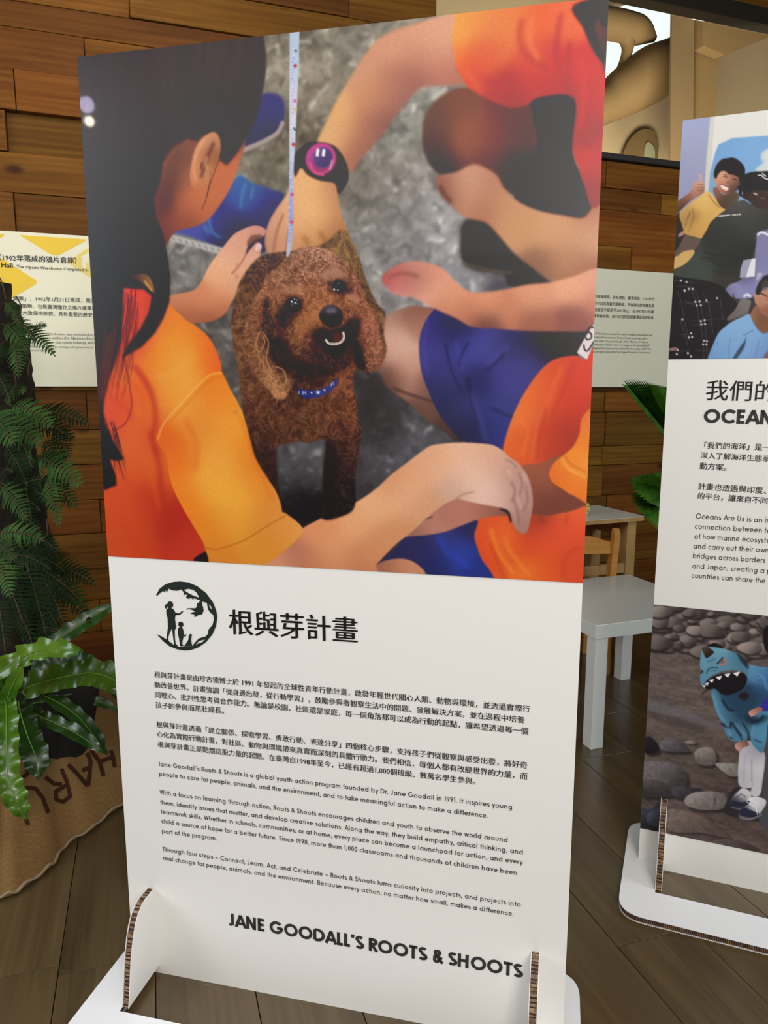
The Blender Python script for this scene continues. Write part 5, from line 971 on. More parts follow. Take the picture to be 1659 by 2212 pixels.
    c.fill([(1628, 560), (1632, 600), (1630, 640), (1590, 645), (1585, 632), (1580, 645), (1560, 640), (1575, 616), (1598, 606), (1612, 584)], [((1590, 630), (150, 148, 190)), ((1620, 620), (132, 132, 178)), ((1580, 635), (110, 108, 146)), ((1612, 600), (104, 104, 140))], .8)
    c.stroke([(1606, 641), (1614, 636), (1622, 641)], 5, (226, 228, 236), 1); c.stroke([(1640, 590), (1636, 602), (1645, 590)], 4, (216, 218, 230), 1.5, .8)
    c.fill([(1606, 562), (1632, 558), (1630, 597), (1598, 600), (1600, 580)], (160, 160, 184), .6, False); c.fill([(1624, 559), (1632, 558), (1630, 597), (1611, 599)], (228, 228, 232), .5, False)
    # dark checked trousers
    c.fill([(1440, 596), (1460, 597), (1500, 603), (1530, 608), (1560, 618), (1570, 630), (1592, 655), (1598, 665), (1576, 690), (1555, 728), (1538, 760), (1528, 790), (1430, 790)], (30, 26, 30), .8)
    def ln(p, w=1.1, col=(96, 92, 96), o=.75): c.stroke(p, w, col, .5, o)
    for p in ([(1491, 622), (1503, 650), (1510, 690), (1518, 730), (1521, 776)], [(1500, 624), (1511, 650), (1520, 690), (1526, 730), (1528, 770)], [(1463, 628), (1472, 655), (1480, 700), (1492, 740)], [(1516, 632), (1530, 655), (1536, 690), (1540, 720)], [(1556, 645), (1562, 690)], [(1478, 650), (1500, 660)],
              [(1480, 655), (1550, 652)], [(1490, 694), (1565, 688)], [(1495, 702), (1540, 700)], [(1462, 617), (1494, 620)], [(1458, 760), (1490, 757)], [(1468, 723), (1490, 722)], [(1505, 757), (1530, 758)], [(1455, 606), (1500, 610)], [(1470, 690), (1485, 745)]): ln(p)
    for p in ((1502, 652), (1511, 651), (1505, 660), (1514, 659), (1514, 694), (1522, 692), (1515, 701), (1523, 700), (1521, 736), (1527, 737), (1519, 744), (1526, 744), (1471, 606), (1483, 609), (1493, 720), (1488, 729), (1495, 728), (1474, 690), (1464, 756), (1462, 765), (1486, 763), (1493, 770), (1526, 649), (1549, 644), (1488, 624), (1496, 624)): c.dot(p, 2.2, 2.4, (196, 194, 196), .5)
    c.dot((1479, 628), 2.6, 2.6, (210, 210, 214), .5); c.fill([(1446, 753), (1462, 750), (1462, 756), (1446, 758)], (150, 110, 104), .8)
    c.fill([(1599, 648), (1608, 646), (1622, 650), (1618, 668), (1612, 678), (1585, 689), (1571, 692), (1572, 686), (1588, 668)], [((1605, 655), (126, 116, 114)), ((1585, 682), (104, 94, 90))], .8)
    # seated man with glasses
    c.fill([(1619, 684), (1634, 658), (1642, 672), (1656, 684), (1700, 690), (1700, 722), (1655, 722), (1640, 716), (1626, 700)], [((1628, 684), (160, 106, 76)), ((1645, 705), (130, 84, 56)), ((1640, 685), (116, 76, 56))], .8)
    c.fill([(1629, 636), (1634, 632), (1700, 615), (1700, 694), (1655, 684), (1642, 674), (1636, 660), (1631, 654)], [((1640, 650), (172, 118, 94)), ((1655, 640), (190, 136, 110)), ((1650, 675), (150, 98, 76)), ((1636, 645), (196, 146, 120))], .7)
    c.fill([(1632, 634), (1636, 616), (1644, 604), (1656, 594), (1700, 590), (1700, 618), (1656, 620), (1647, 626), (1641, 636)], (38, 32, 34), .8); c.fill([(1645, 612), (1660, 605), (1660, 622), (1648, 628)], (86, 76, 76), 2, True, .6)
    c.stroke([(1635, 633), (1645, 634), (1656, 640), (1662, 640)], 2.2, (26, 22, 24), .5); c.stroke([(1656, 634), (1655, 645), (1662, 650)], 1.8, (176, 84, 70), .5)
    c.fill([(1522, 795), (1530, 770), (1540, 745), (1554, 717), (1580, 696), (1600, 686), (1618, 678), (1625, 692), (1634, 708), (1644, 718), (1655, 720), (1700, 716), (1700, 800), (1522, 800)], [((1560, 720), (132, 176, 220)), ((1600, 700), (136, 178, 222)), ((1580, 750), (124, 166, 212)), ((1620, 740), (130, 172, 216)), ((1545, 765), (112, 156, 204)), ((1655, 760), (112, 146, 200))], .8)
    c.fill([(1609, 735), (1612, 725), (1608, 750), (1590, 776), (1582, 776), (1598, 750)], (50, 66, 90), 1, True, .9); c.stroke([(1605, 725), (1615, 720), (1628, 712)], 1.4, (70, 104, 148), .6); c.stroke([(1625, 692), (1636, 710), (1648, 720), (1660, 718)], 2, (90, 130, 180), .6); c.stroke([(1578, 730), (1574, 750), (1576, 776)], 2, (92, 130, 178), 1, .7); c.stroke([(1640, 735), (1630, 776)], 2, (92, 130, 178), 1, .7)
    c.dot((1550.5, 742), 1.2, 1, (40, 50, 66), .4)
    c.fill([(1700, 740), (1657, 760), (1652, 780), (1700, 790)], (120, 96, 92), 1)
    return c
def paint_beach():
    c = Canvas(P2, .0075, 0., .9, .1045, .706, .0015); rg = random.Random(2)
    def mud(b, X, Y):
        n = vnoise(X / 9., Y / 4., 61) * .5 + vnoise(X / 30., Y / 10., 62) * .5 + (vnoise(X / 2.5, Y / 2., 63) - .5) * .3
        return b * (1 + (n[..., None] - .5) * .42)
    c.fill([(1300, 1200), (2600, 1200), (2600, 2500), (1300, 1900)], [((1450, 1340), (64, 54, 52)), ((1450, 1420), (106, 94, 90)), ((1500, 1500), (100, 88, 84)), ((1420, 1470), (92, 82, 80)), ((1500, 1600), (98, 86, 80)), ((1600, 1700), (78, 66, 62)), ((1560, 1780), (88, 74, 70)), ((1450, 1800), (92, 80, 78))], 0, False, 1, mud)
    for _ in range(330):
        y = rg.uniform(1298, 1400); x = rg.uniform(1400, 2400); y += (x - 1410) * .09; r = rg.uniform(9, 30); v = rg.uniform(.6, 1.1)
        pts = [(x + r * math.cos(a) * rg.uniform(.8, 1.1), y + r * .5 * math.sin(a) * rg.uniform(.8, 1.1)) for a in np.linspace(0, 6.28, 9)[:-1]]
        if y > 1398 + (x - 1410) * .13: continue
        c.fill([(p[0], p[1] + 5) for p in pts], (44, 38, 38), 1.5, True, .8); c.fill(pts, [((x - r * .3, y - r * .3), (150 * v, 138 * v, 132 * v)), ((x + r * .5, y + r * .3), (78 * v, 70 * v, 68 * v)), ((x, y), (120 * v, 108 * v, 104 * v))], 1.2)
    c.fill([(1400, 1515), (1430, 1518), (1480, 1534), (1530, 1556), (1565, 1568), (1562, 1578), (1520, 1568), (1470, 1552), (1400, 1534)], (112, 108, 116), 4, True, .6)
    c.fill([(1400, 1536), (1470, 1554), (1520, 1570), (1510, 1580), (1450, 1562), (1400, 1546)], (78, 68, 66), 3, True, .7)
    def rock(pts, a, b, sh=6):
        cx = sum(p[0] for p in pts) / len(pts); cy = sum(p[1] for p in pts) / len(pts); w = max(p[0] for p in pts) - min(p[0] for p in pts); h = max(p[1] for p in pts) - min(p[1] for p in pts)
        c.fill([(p[0] + sh, p[1] + sh) for p in pts], (42, 36, 36), 3, True, .85)
        c.fill(pts, [((cx - w * .2, cy - h * .3), a), ((cx + w * .35, cy + h * .3), b), ((cx, cy + h * .45), b), ((cx, cy), tuple((p + q) / 2 for p, q in zip(a, b)))], 1, True, 1, lambda bb, X, Y: bb * (1 + (vnoise(X / 4., Y / 4., 66)[..., None] - .5) * .18))
    rock([(1392, 1600), (1400, 1590), (1415, 1600), (1424, 1620), (1410, 1628), (1392, 1625)], (44, 40, 44), (34, 30, 32)); rock([(1425, 1606), (1440, 1595), (1460, 1596), (1478, 1610), (1488, 1624), (1450, 1624), (1428, 1620)], (112, 106, 112), (74, 68, 72))
    rock([(1481, 1602), (1490, 1599), (1505, 1603), (1500, 1608), (1484, 1606)], (150, 140, 134), (100, 92, 88), 3)
    rock([(1500, 1628), (1508, 1618), (1524, 1614), (1540, 1618), (1547, 1632), (1546, 1648), (1530, 1655), (1506, 1648)], (144, 136, 130), (98, 88, 84)); rock([(1546, 1652), (1556, 1648), (1592, 1650), (1602, 1662), (1594, 1676), (1572, 1675)], (152, 146, 140), (110, 102, 98))
    rock([(1385, 1650), (1400, 1645), (1440, 1646), (1462, 1652), (1480, 1668), (1485, 1690), (1476, 1708), (1450, 1720), (1380, 1716)], (124, 116, 118), (58, 52, 54)); c.stroke([(1390, 1680), (1420, 1683), (1445, 1690)], 4, (140, 132, 132), 2, .5)
    rock([(1450, 1700), (1480, 1700), (1520, 1706), (1500, 1722), (1460, 1724)], (78, 74, 80), (50, 46, 48), 4)
    rock([(1478, 1732), (1484, 1720), (1500, 1712), (1530, 1709), (1555, 1712), (1569, 1722), (1570, 1736), (1556, 1748), (1520, 1750), (1490, 1744)], (150, 142, 138), (104, 96, 92)); c.stroke([(1545, 1722), (1544, 1738)], 2.2, (60, 50, 48), .8)
    rock([(1380, 1745), (1400, 1748), (1420, 1742), (1428, 1760), (1426, 1785), (1380, 1790)], (66, 72, 84), (44, 42, 46)); rock([(1398, 1760), (1420, 1745), (1428, 1748), (1428, 1785), (1400, 1780)], (92, 96, 116), (66, 66, 78), 2)
    rock([(1442, 1752), (1460, 1748), (1482, 1752), (1520, 1765), (1555, 1790), (1578, 1812), (1520, 1800), (1446, 1795)], (118, 104, 96), (86, 74, 70), 3); rock([(1530, 1822), (1560, 1812), (1600, 1818), (1640, 1836), (1560, 1832)], (100, 88, 86), (70, 60, 58), 3)
    for _ in range(240): c.dot((rg.uniform(1395, 1660), rg.uniform(1440, 1840)), rg.uniform(.6, 2.2), rg.uniform(.5, 1), rg.choice([(60, 50, 48), (140, 128, 122), (50, 42, 42)]), .5, .6)
    c.fill([(1590, 1700), (1640, 1720), (1665, 1740), (1665, 1775), (1620, 1772), (1570, 1760), (1565, 1745)], (48, 42, 46), 2)
    # person in the hooded blue animal suit
    c.fill([(1648, 1380), (1650, 1362), (1660, 1350), (1700, 1350), (1700, 1420), (1658, 1410)], (32, 26, 30), 1)
    c.fill([(1655, 1612), (1665, 1560), (1700, 1540), (1712, 1640), (1705, 1800), (1640, 1775), (1652, 1700)], (74, 72, 78), 1)
    c.fill([(1601, 1608), (1620, 1600), (1640, 1612), (1652, 1628), (1652, 1650), (1648, 1680), (1641, 1718), (1621, 1716), (1628, 1690), (1622, 1702), (1598, 1698), (1594, 1670), (1596, 1640)], [((1605, 1630), (206, 204, 214)), ((1605, 1680), (186, 184, 194)), ((1635, 1650), (214, 212, 216)), ((1640, 1690), (200, 198, 202)), ((1625, 1630), (150, 146, 156))], .8)
    c.stroke([(1608, 1630), (1607, 1690)], 1, (140, 138, 148), .6); c.stroke([(1624, 1640), (1624, 1690)], 1.6, (110, 106, 116), .8, .7)
    c.fill([(1576, 1735), (1582, 1722), (1592, 1712), (1605, 1702), (1622, 1712), (1620, 1730), (1606, 1742), (1585, 1742)], [((1600, 1715), (206, 204, 206)), ((1590, 1730), (54, 54, 68)), ((1600, 1740), (120, 116, 120))], .8); c.fill([(1596, 1752), (1608, 1735), (1620, 1722), (1640, 1722), (1655, 1730), (1650, 1745), (1630, 1768), (1600, 1768)], [((1625, 1732), (222, 220, 222)), ((1610, 1755), (50, 50, 62)), ((1640, 1750), (196, 194, 200)), ((1610, 1765), (130, 126, 128))], .8)
    c.fill([(1576, 1737), (1584, 1729), (1600, 1733), (1618, 1730), (1616, 1738), (1600, 1745), (1584, 1744)], (44, 46, 62), .8); c.stroke([(1580, 1744), (1600, 1747), (1618, 1741)], 3, (120, 116, 118), .8); c.fill([(1596, 1756), (1606, 1744), (1620, 1750), (1640, 1757), (1632, 1766), (1606, 1764)], (42, 44, 60), .8); c.stroke([(1598, 1766), (1620, 1770), (1645, 1760)], 3.5, (124, 120, 122), .8); c.stroke([(1586, 1728), (1600, 1716), (1612, 1722)], 2, (80, 78, 86), .6)
    for p in ([(1612, 1732), (1635, 1745)], [(1620, 1726), (1640, 1740)], [(1632, 1738), (1636, 1760)]): c.stroke(p, 1.8, (240, 240, 240), .5)
    c.fill([(1536, 1488), (1545, 1486), (1580, 1490), (1612, 1470), (1614, 1440), (1622, 1436), (1640, 1440), (1700, 1455), (1700, 1540), (1662, 1556), (1655, 1600), (1648, 1624), (1640, 1624), (1624, 1606), (1620, 1590), (1608, 1600), (1592, 1602), (1578, 1598), (1566, 1582), (1562, 1565), (1552, 1548), (1541, 1515)],
           [((1545, 1510), (92, 148, 174)), ((1555, 1540), (84, 138, 168)), ((1590, 1590), (84, 136, 164)), ((1570, 1500), (44, 74, 98)), ((1600, 1500), (46, 72, 96)), ((1600, 1540), (48, 74, 98)), ((1630, 1450), (94, 146, 180)), ((1655, 1470), (62, 104, 158)), ((1640, 1500), (46, 72, 102)), ((1605, 1575), (62, 92, 116)), ((1640, 1590), (90, 152, 184)), ((1650, 1560), (82, 140, 172)), ((1640, 1615), (74, 124, 152)), ((1580, 1535), (60, 96, 122))], .8)
    for p, w in (([(1558, 1562), (1575, 1572), (1580, 1560)], 6), ([(1582, 1560), (1592, 1578), (1602, 1590)], 4), ([(1560, 1510), (1572, 1530), (1586, 1536)], 7), ([(1630, 1598), (1645, 1604)], 3), ([(1575, 1592), (1584, 1596)], 3), ([(1622, 1560), (1640, 1556), (1650, 1545)], 5)): c.stroke(p, w, (26, 34, 48), 1.5, .85)
    c.fill([(1556, 1492), (1590, 1498), (1612, 1478), (1628, 1490), (1636, 1520), (1618, 1548), (1600, 1556), (1588, 1542), (1576, 1530), (1562, 1514)], (40, 64, 86), 5, True, .75); c.fill([(1612, 1545), (1640, 1550), (1660, 1545), (1655, 1556), (1630, 1566), (1612, 1560)], (30, 42, 58), 4, True, .8)
    for p, w in (([(1604, 1560), (1616, 1582), (1618, 1600)], 4), ([(1582, 1562), (1596, 1585), (1604, 1600)], 3)): c.stroke(p, w, (28, 42, 58), 1.4, .9)
    for p, w in (([(1540, 1500), (1550, 1535), (1566, 1560)], 5), ([(1570, 1562), (1578, 1590)], 5), ([(1586, 1562), (1600, 1575), (1610, 1592)], 4), ([(1630, 1566), (1624, 1590)], 5), ([(1648, 1460), (1658, 1490)], 5)): c.stroke(p, w, (126, 182, 206), 2.5, .5)
    for p in [(1636 + 9 * math.sin(i), 1456 + i * 3) for i in range(8)]: c.dot(p, 3, 2, (120, 176, 206), 1.5, .35)
    c.dot((1607, 1504), 11, 9, (44, 32, 38), 2)
    c.fill([(1640, 1533), (1645, 1522), (1660, 1505), (1700, 1500), (1700, 1530), (1656, 1536)], (52, 50, 150), .8); c.fill([(1617, 1540), (1622, 1534), (1640, 1528), (1648, 1532), (1636, 1542), (1624, 1548), (1620, 1546)], [((1625, 1545), (216, 160, 146)), ((1640, 1532), (150, 94, 80))], .6)
    c.fill([(1587, 1612), (1592, 1604), (1612, 1600), (1618, 1610), (1604, 1616), (1600, 1624), (1592, 1620)], [((1592, 1614), (216, 166, 156)), ((1608, 1606), (120, 80, 74))], .6)
    c.fill([(1518, 1480), (1532, 1466), (1560, 1455), (1590, 1452), (1608, 1455), (1614, 1468), (1604, 1488), (1580, 1500), (1560, 1500), (1545, 1488), (1530, 1490)], (30, 26, 32), 1); c.stroke([(1536, 1484), (1522, 1494), (1516, 1498)], 2.4, (34, 28, 30), .6)
    c.fill([(1512, 1440), (1513, 1420), (1516, 1405), (1524, 1399), (1540, 1397), (1556, 1399), (1575, 1405), (1590, 1412), (1602, 1422), (1612, 1436), (1617, 1448), (1614, 1462), (1606, 1452), (1590, 1448), (1570, 1448), (1550, 1454), (1535, 1462), (1523, 1474), (1518, 1482), (1514, 1476), (1512, 1462), (1515, 1452)],
           [((1520, 1430), (104, 154, 176)), ((1550, 1405), (112, 164, 186)), ((1540, 1430), (96, 146, 170)), ((1580, 1430), (94, 144, 170)), ((1520, 1465), (92, 142, 166)), ((1600, 1430), (66, 106, 130)), ((1605, 1445), (84, 130, 152)), ((1560, 1445), (88, 138, 162))], .8)
    c.fill([(1591, 1408), (1604, 1420), (1614, 1432), (1618, 1444), (1610, 1440), (1598, 1425)], (30, 44, 58), 1.4, True, .85)
    c.fill([(1527, 1396), (1535, 1391), (1546, 1389), (1560, 1396), (1562, 1401), (1545, 1398)], (36, 28, 28), .8); c.fill([(1516, 1402), (1521, 1397), (1530, 1398), (1542, 1408), (1538, 1414), (1526, 1422), (1520, 1412)], [((1522, 1402), (84, 68, 60)), ((1532, 1412), (38, 30, 30))], .7)
    c.stroke([(1549, 1434), (1556, 1427), (1562, 1420)], 3.4, (34, 32, 36), .6); c.dot((1560, 1429), 4.5, 4, (120, 96, 92), .6); c.stroke([(1554, 1434), (1562, 1436), (1568, 1430), (1566, 1422)], 3.4, (206, 104, 84), .6)
    c.stroke([(1526, 1456), (1530, 1446), (1540, 1442), (1551, 1443)], 2, (36, 48, 60), .5); c.stroke([(1531, 1450), (1548, 1448)], 1.4, (50, 74, 86), .5); c.dot((1517, 1451), 2, 4, (40, 44, 54), .6); c.stroke([(1528, 1430), (1538, 1426), (1545, 1422)], 3, (64, 104, 126), 1.2, .8)
    for x, y, s in ((1521, 1482, 5), (1527, 1477, 6), (1537, 1470, 7), (1553, 1463, 9), (1571, 1457, 9), (1591, 1454, 10)): c.fill([(x - s * .8, y - 2 + s * .2), (x + s * .8, y - 2 - s * .15), (x + s * .15, y + s * .75)], (238, 236, 238), .4, False)
    return c
def sea_parts(root):
    g = paint_group(); g.build('upper_photo_print', 1.0, [(0, .006), (2, .006)], M_PRINT2, root)
    g = paint_beach(); g.build('lower_photo_print', 1.08, [(0, .006), (2, .006)], M_PRINT2, root)
    font_line('chinese_heading', '我們的', P2, OFF, (1524, 860.5), (1676, 864), M_INK, root, .008, 1., 4)
    geo_line('bold_heading', 'OCEAN', P2, OFF, (1519, 913.5), (1668, 917.5), .0325, M_INK, root, .215)
    for t, a, b in (('「我們的海洋」是一', (1521, 967.5), (1664, 972.5)), ('深入了解海洋生態系', (1513, 989), (1662.5, 997)), ('動方案。', (1511, 1012), (1569, 1016)), ('計畫也透過與印度、', (1508, 1056), (1655, 1066)), ('的平台，讓來自不同國', (1507, 1076.5), (1675, 1089))):
        font_line('chinese_line', t, P2, OFF, a, b, M_INK, root, .014, 1., 3)
    for t, a, b in (('Oceans Are Us is an im', (1503, 1120), (1668, 1130)), ('connection between hu', (1501, 1142), (1668, 1152)), ('of how marine ecosyste', (1500, 1163.5), (1664, 1173)), ('and carry out their own', (1498, 1184.5), (1660, 1194)), ('bridges across borders', (1497, 1205.5), (1653, 1216)), ('and Japan, creating a p', (1495.5, 1227.5), (1665, 1239)), ('countries can share the', (1494, 1248), (1653, 1260))):
        geo_line('english_line', t, P2, OFF, a, b, .0128, M_INK, root, .115, .075)
    font_line('shirt_lettering', 'CHRISTIAN COLLEGE', P2, .0082, (1549, 469), (1601, 464.5), M_WHITE, root, .04, 1., 1)

make_banner(P1, 'tall white cardboard banner whose photo shows hands around a curly brown dog', dog_parts)
make_banner(P2, 'tall white cardboard banner with a group photo above and stony beach photo below', sea_parts)

# ------------------------------------------------------------------ small white square side table
def quadframe(pts3):       # 3 floor-plane corners -> oriented frame
    return pts3
t = thing('side_table', 'low square white side table in front of the wooden chair', 'table', (.71, 2.412, 0))
e1 = Vector((1.091 - .71, 2.935 - 2.412, 0)); e2 = Vector((-(.523), .381, 0)) * (.30 / .647)
ex = Vector((.381, .523, 0)).normalized()
# corners measured on the top: front, right/back and left
Lf = Vector((.71, 2.412, 0)); SZ = .58
ang = math.atan2(2.488 - 2.412, .926 - .71)
ax = Vector((math.cos(ang), math.sin(ang), 0)); ay = Vector((-math.sin(ang), math.cos(ang), 0))
TS = .55
def tb(c0, c1, z0, z1, y0, y1, nm, m, par, bev=.002, o0=Lf):
    bm = bmesh.new(); box(bm, ((c0 + c1) / 2, (y0 + y1) / 2, (z0 + z1) / 2), (c1 - c0, y1 - y0, z1 - z0), Matrix(((ax.x, ay.x, 0, o0.x), (ax.y, ay.y, 0, o0.y), (0, 0, 1, 0), (0, 0, 0, 1))), bev)
    return under(obj(nm, bm, m), par)
tb(0, .55, .40, .45, 0, TS, 'table_top', M_LACQ, t)
for a in (.006, .494):
    for b in (.006, TS - .056): tb(a, a + .05, 0.0, .40, b, b + .05, 'leg', M_LACQ, t)
# ------------------------------------------------------------------ wooden table behind
K0 = at_z(1397.7, 1116, .66); Kb = at_z(1301.5, 1090.7, .66); Kl = at_z(1262.7, 1126, .66)
kx = (K0 - Kl); kx.z = 0; kx.normalize(); ky = Vector((-kx.y, kx.x, 0)); KD = .36
t = thing('play_table', 'white-topped wooden table against the timber wall behind the chair', 'table', (K0.x, K0.y, 0))
def kb(a0, a1, b0, b1, z0, z1, nm, m, par, bev=.002):
    bm = bmesh.new(); M = Matrix(((kx.x, ky.x, 0, K0.x), (kx.y, ky.y, 0, K0.y), (0, 0, 1, 0), (0, 0, 0, 1)))
    box(bm, ((a0 + a1) / 2, (b0 + b1) / 2, (z0 + z1) / 2), (a1 - a0, b1 - b0, z1 - z0), M, bev); return under(obj(nm, bm, m), par)
# top with a rounded far corner
M = Matrix(((kx.x, ky.x, 0, K0.x), (kx.y, ky.y, 0, K0.y), (0, 0, 1, 0), (0, 0, 0, 1)))
KW = .72
outl = rnd_poly([(0, 0), (0, KD), (-KW, KD), (-KW, 0)], .03, 6)
under(prism('table_top', outl, lambda p: M @ Vector((p[0], p[1], .642)), lambda p: M @ Vector((p[0], p[1], .66)), M_TABLEWOOD), t)
under(prism('white_surface', outl, lambda p: M @ Vector((p[0] * .996 - .001, p[1] * .99 + .002, .660)), lambda p: M @ Vector((p[0] * .996 - .001, p[1] * .99 + .002, .6612)), M_LACQ), t)
for a in (-.085, -KW + .03):
    for b in (.025, KD - .08): kb(a, a + .05, b, b + .05, 0, .642, 'leg', M_TABLEWOOD, t)
kb(-.085 + .0, -KW + .08, .03, .05, .40, .445, 'stretcher', M_TABLEWOOD, t); kb(-.085, -KW + .08, KD - .05, KD - .03, .56, .642, 'apron', M_TABLEWOOD, t); kb(-.075, -.055, .07, KD - .08, .56, .642, 'apron', M_TABLEWOOD, t)
# box of blocks on it
B0 = at_z(1262, 1115, .661)
t = thing('block_box', 'small stack of pale wooden blocks on the far table', 'box', (B0.x - .02, B0.y, .6615))
def bb(dx, dy, z0, w, d, h, m, nm):
    bm = bmesh.new(); box(bm, (B0.x - .02 + dx, B0.y + .03 + dy, z0 + h / 2), (w, d, h), None, .003); return under(obj(nm, bm, m), t)
M_YWOOD = mat('yellow_wood', (214, 178, 84), .5)
bb(0, 0, .6615, .075, .055, .022, M_YWOOD, 'block'); bb(.004, 0, .6845, .085, .065, .018, M_YWOOD, 'block'); bb(.002, 0, .7035, .08, .06, .016, M_YWOOD, 'block'); bb(-.012, 0, .7205, .034, .034, .028, M_WHITE, 'white_block')
# ------------------------------------------------------------------ child's chair, seen from behind
C0 = Vector((.985, 3.12, 0)); cx = Vector((-math.cos(R(6)), -math.sin(R(6)) * .9, 0)).normalized(); cy = Vector((-cx.y, cx.x, 0))
if cy.y < 0: cy = -cy
t = thing('child_chair', "child's orange pine chair with a curved back rail, tucked behind the side table", 'chair', C0)
CM = Matrix(((cx.x, cy.x, 0, C0.x), (cx.y, cy.y, 0, C0.y), (0, 0, 1, 0), (0, 0, 0, 1)))
CW = .30
def post(x):
    # side profile (y,z) extruded across x
    prof = [(-.012, 0), (.022, 0), (.026, .30), (.018, .50), (-.006, .60), (-.012, .640), (-.020, .654), (-.034, .650), (-.046, .632), (-.044, .60), (-.028, .50), (-.010, .30)]
    o = prism('back_leg', prof, lambda p: CM @ Vector((x, p[0], p[1])), lambda p: CM @ Vector((x + .026, p[0], p[1])), M_CHAIRWOOD); under(o, t)
post(0); post(CW)
def cbx(x0, x1, y0, y1, z0, z1, nm):
    bm = bmesh.new(); box(bm, ((x0 + x1) / 2, (y0 + y1) / 2, (z0 + z1) / 2), (x1 - x0, y1 - y0, z1 - z0), CM, .004); return under(obj(nm, bm, M_CHAIRWOOD), t)
rail = [(.026, .545), (.026, .596), (.06, .602), (.09, .614), (.12, .620), (.163, .622), (.206, .620), (.236, .614), (.266, .602), (.30, .596), (.30, .545)]
under(prism('back_rail', rail, lambda p: CM @ Vector((p[0], -.026, p[1])), lambda p: CM @ Vector((p[0], -.008, p[1])), M_CHAIRWOOD), t)
cbx(.0, CW + .026, -.005, .29, .33, .352, 'seat'); cbx(.026, CW, -.0, .016, .285, .33, 'seat_rail'); cbx(.0, .028, .25, .278, 0, .33, 'front_leg'); cbx(CW - .002, CW + .026, .25, .278, 0, .33, 'front_leg'); cbx(.005, .02, .02, .25, .14, .165, 'side_stretcher'); cbx(CW + .006, CW + .021, .02, .25, .14, .165, 'side_stretcher')
# ------------------------------------------------------------------ fan palm behind the second banner
PC = Vector((1.58, 2.72, 0))
t = thing('fan_palm', 'potted fan palm with pleated saw-edged leaves behind the beach banner', 'plant', PC)
bm = bmesh.new(); bmesh.ops.create_cone(bm, cap_ends=True, segments=24, radius1=.10, radius2=.13, depth=.24); bmesh.ops.translate(bm, vec=PC + Vector((0, 0, .12)), verts=bm.verts); under(obj('pot', bm, M_POT), t)
def fan(hub, tips, bulge=.0):
    H0 = at_y(*hub[:2], hub[2]); n = len(tips); vs = []; fs = []; T = [at_y(*p) for p in tips]
    sm = []
    for i in range(n - 1):
        k = 5
        for j in range(k): sm.append(T[i].lerp(T[i + 1], j / k))
    sm.append(T[-1]); m = len(sm)
    for i in range(m - 1):
        a, b = sm[i], sm[i + 1]; mid = (a + b) / 2; nrm = (a - H0).cross(b - H0).normalized(); L = (mid - H0).length
        tip = mid + (mid - H0) * .05; fold = nrm * L * .03; b0 = H0 + (a - H0) * .03; b1 = H0 + (b - H0) * .03; q = len(vs)
        aa = a - (a - H0) * .02; bb_ = b - (b - H0) * .02
        vs += [b0, b1, aa, bb_, tip + fold, H0 + (mid - H0) * .6 + fold * 1.4]
        fs += [(q, q + 5, q + 2), (q + 2, q + 5, q + 4), (q + 5, q + 1, q + 3), (q + 5, q + 3, q + 4), (q, q + 1, q + 5)]
    lf = mesh('palm_leaf', vs, fs, M_PALM); under(lf, t)
    under(tube('leaf_stalk', bez(H0, H0 + Vector((.05, 0, -.1)), PC + Vector((0, 0, .6)), PC + Vector((0, 0, .2)), 10), .005, M_STEM), lf)
fan((1482, 985, 2.55), [(1440, 945, 2.5), (1415, 912, 2.5), (1385, 872, 2.5), (1352, 829, 2.5), (1378, 828, 2.5), (1402, 831, 2.5), (1425, 836, 2.52), (1450, 842, 2.55), (1480, 850, 2.6), (1510, 862, 2.6)])
fan((1478, 1065, 2.62), [(1440, 1100, 2.6), (1404, 1086, 2.55), (1372, 1058, 2.55), (1364, 1036, 2.55), (1388, 1028, 2.55), (1412, 1024, 2.55), (1440, 1018, 2.6), (1470, 1012, 2.6)])
fan((1480, 1075, 2.70), [(1440, 1160, 2.65), (1420, 1138, 2.62), (1398, 1118, 2.6), (1380, 1098, 2.6), (1366, 1073, 2.6), (1392, 1070, 2.6), (1420, 1066, 2.62)])
# ------------------------------------------------------------------ room behind the window opening
def back_plane(dn): return Plane((-math.sin(_a) * dn, math.cos(_a) * dn, 0), WY)
BP = back_plane(6.6)
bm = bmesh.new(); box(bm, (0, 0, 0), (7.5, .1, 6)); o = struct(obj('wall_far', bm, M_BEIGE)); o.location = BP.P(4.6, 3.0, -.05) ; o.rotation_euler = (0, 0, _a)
def bpoly(name, pts, dn, th, m, parent=None, smooth=False, rp=0):
    pl = back_plane(dn); q = [tuple(pl.uv(x, y)) for x, y in pts]
    if rp: q = rnd_poly(q, rp, 5)
    if smooth: q = [tuple(p) for p in smooth_poly(q, 4)]
    o = prism(name, q, lambda p: pl.P(p[0], p[1], 0), lambda p: pl.P(p[0], p[1], th), m)
    if parent: under(o, parent)
    return o
o = bpoly('window_2', [(1300, 60), (1322, 21), (1372, 6), (1400, -12), (1456, 4), (1456, 24), (1462, 64), (1451, 71), (1450, 97), (1420, 120), (1330, 205), (1290, 205)], 6.59, .02, M_SKY); struct(o)
t = thing('curved_duct', 'big curling tan duct seen through the high window, beside the bright opening', 'duct', back_plane(5.9).P(1.8, 3.0))
def dtube(nm, pts, rad, dn=5.9):
    pl = back_plane(dn); q = smooth_line([(*pl.uv(x, y), r) for (x, y), r in zip(pts, rad)], 6)
    o = tube(nm, [pl.P(a[0], a[1]) for a in q], [a[2] for a in q], M_BROWN, None, 20); under(o, t)
dtube('upper_coil', [(1260, 44), (1310, 50), (1350, 58), (1385, 68), (1414, 84)], [.125, .125, .125, .11, .03])
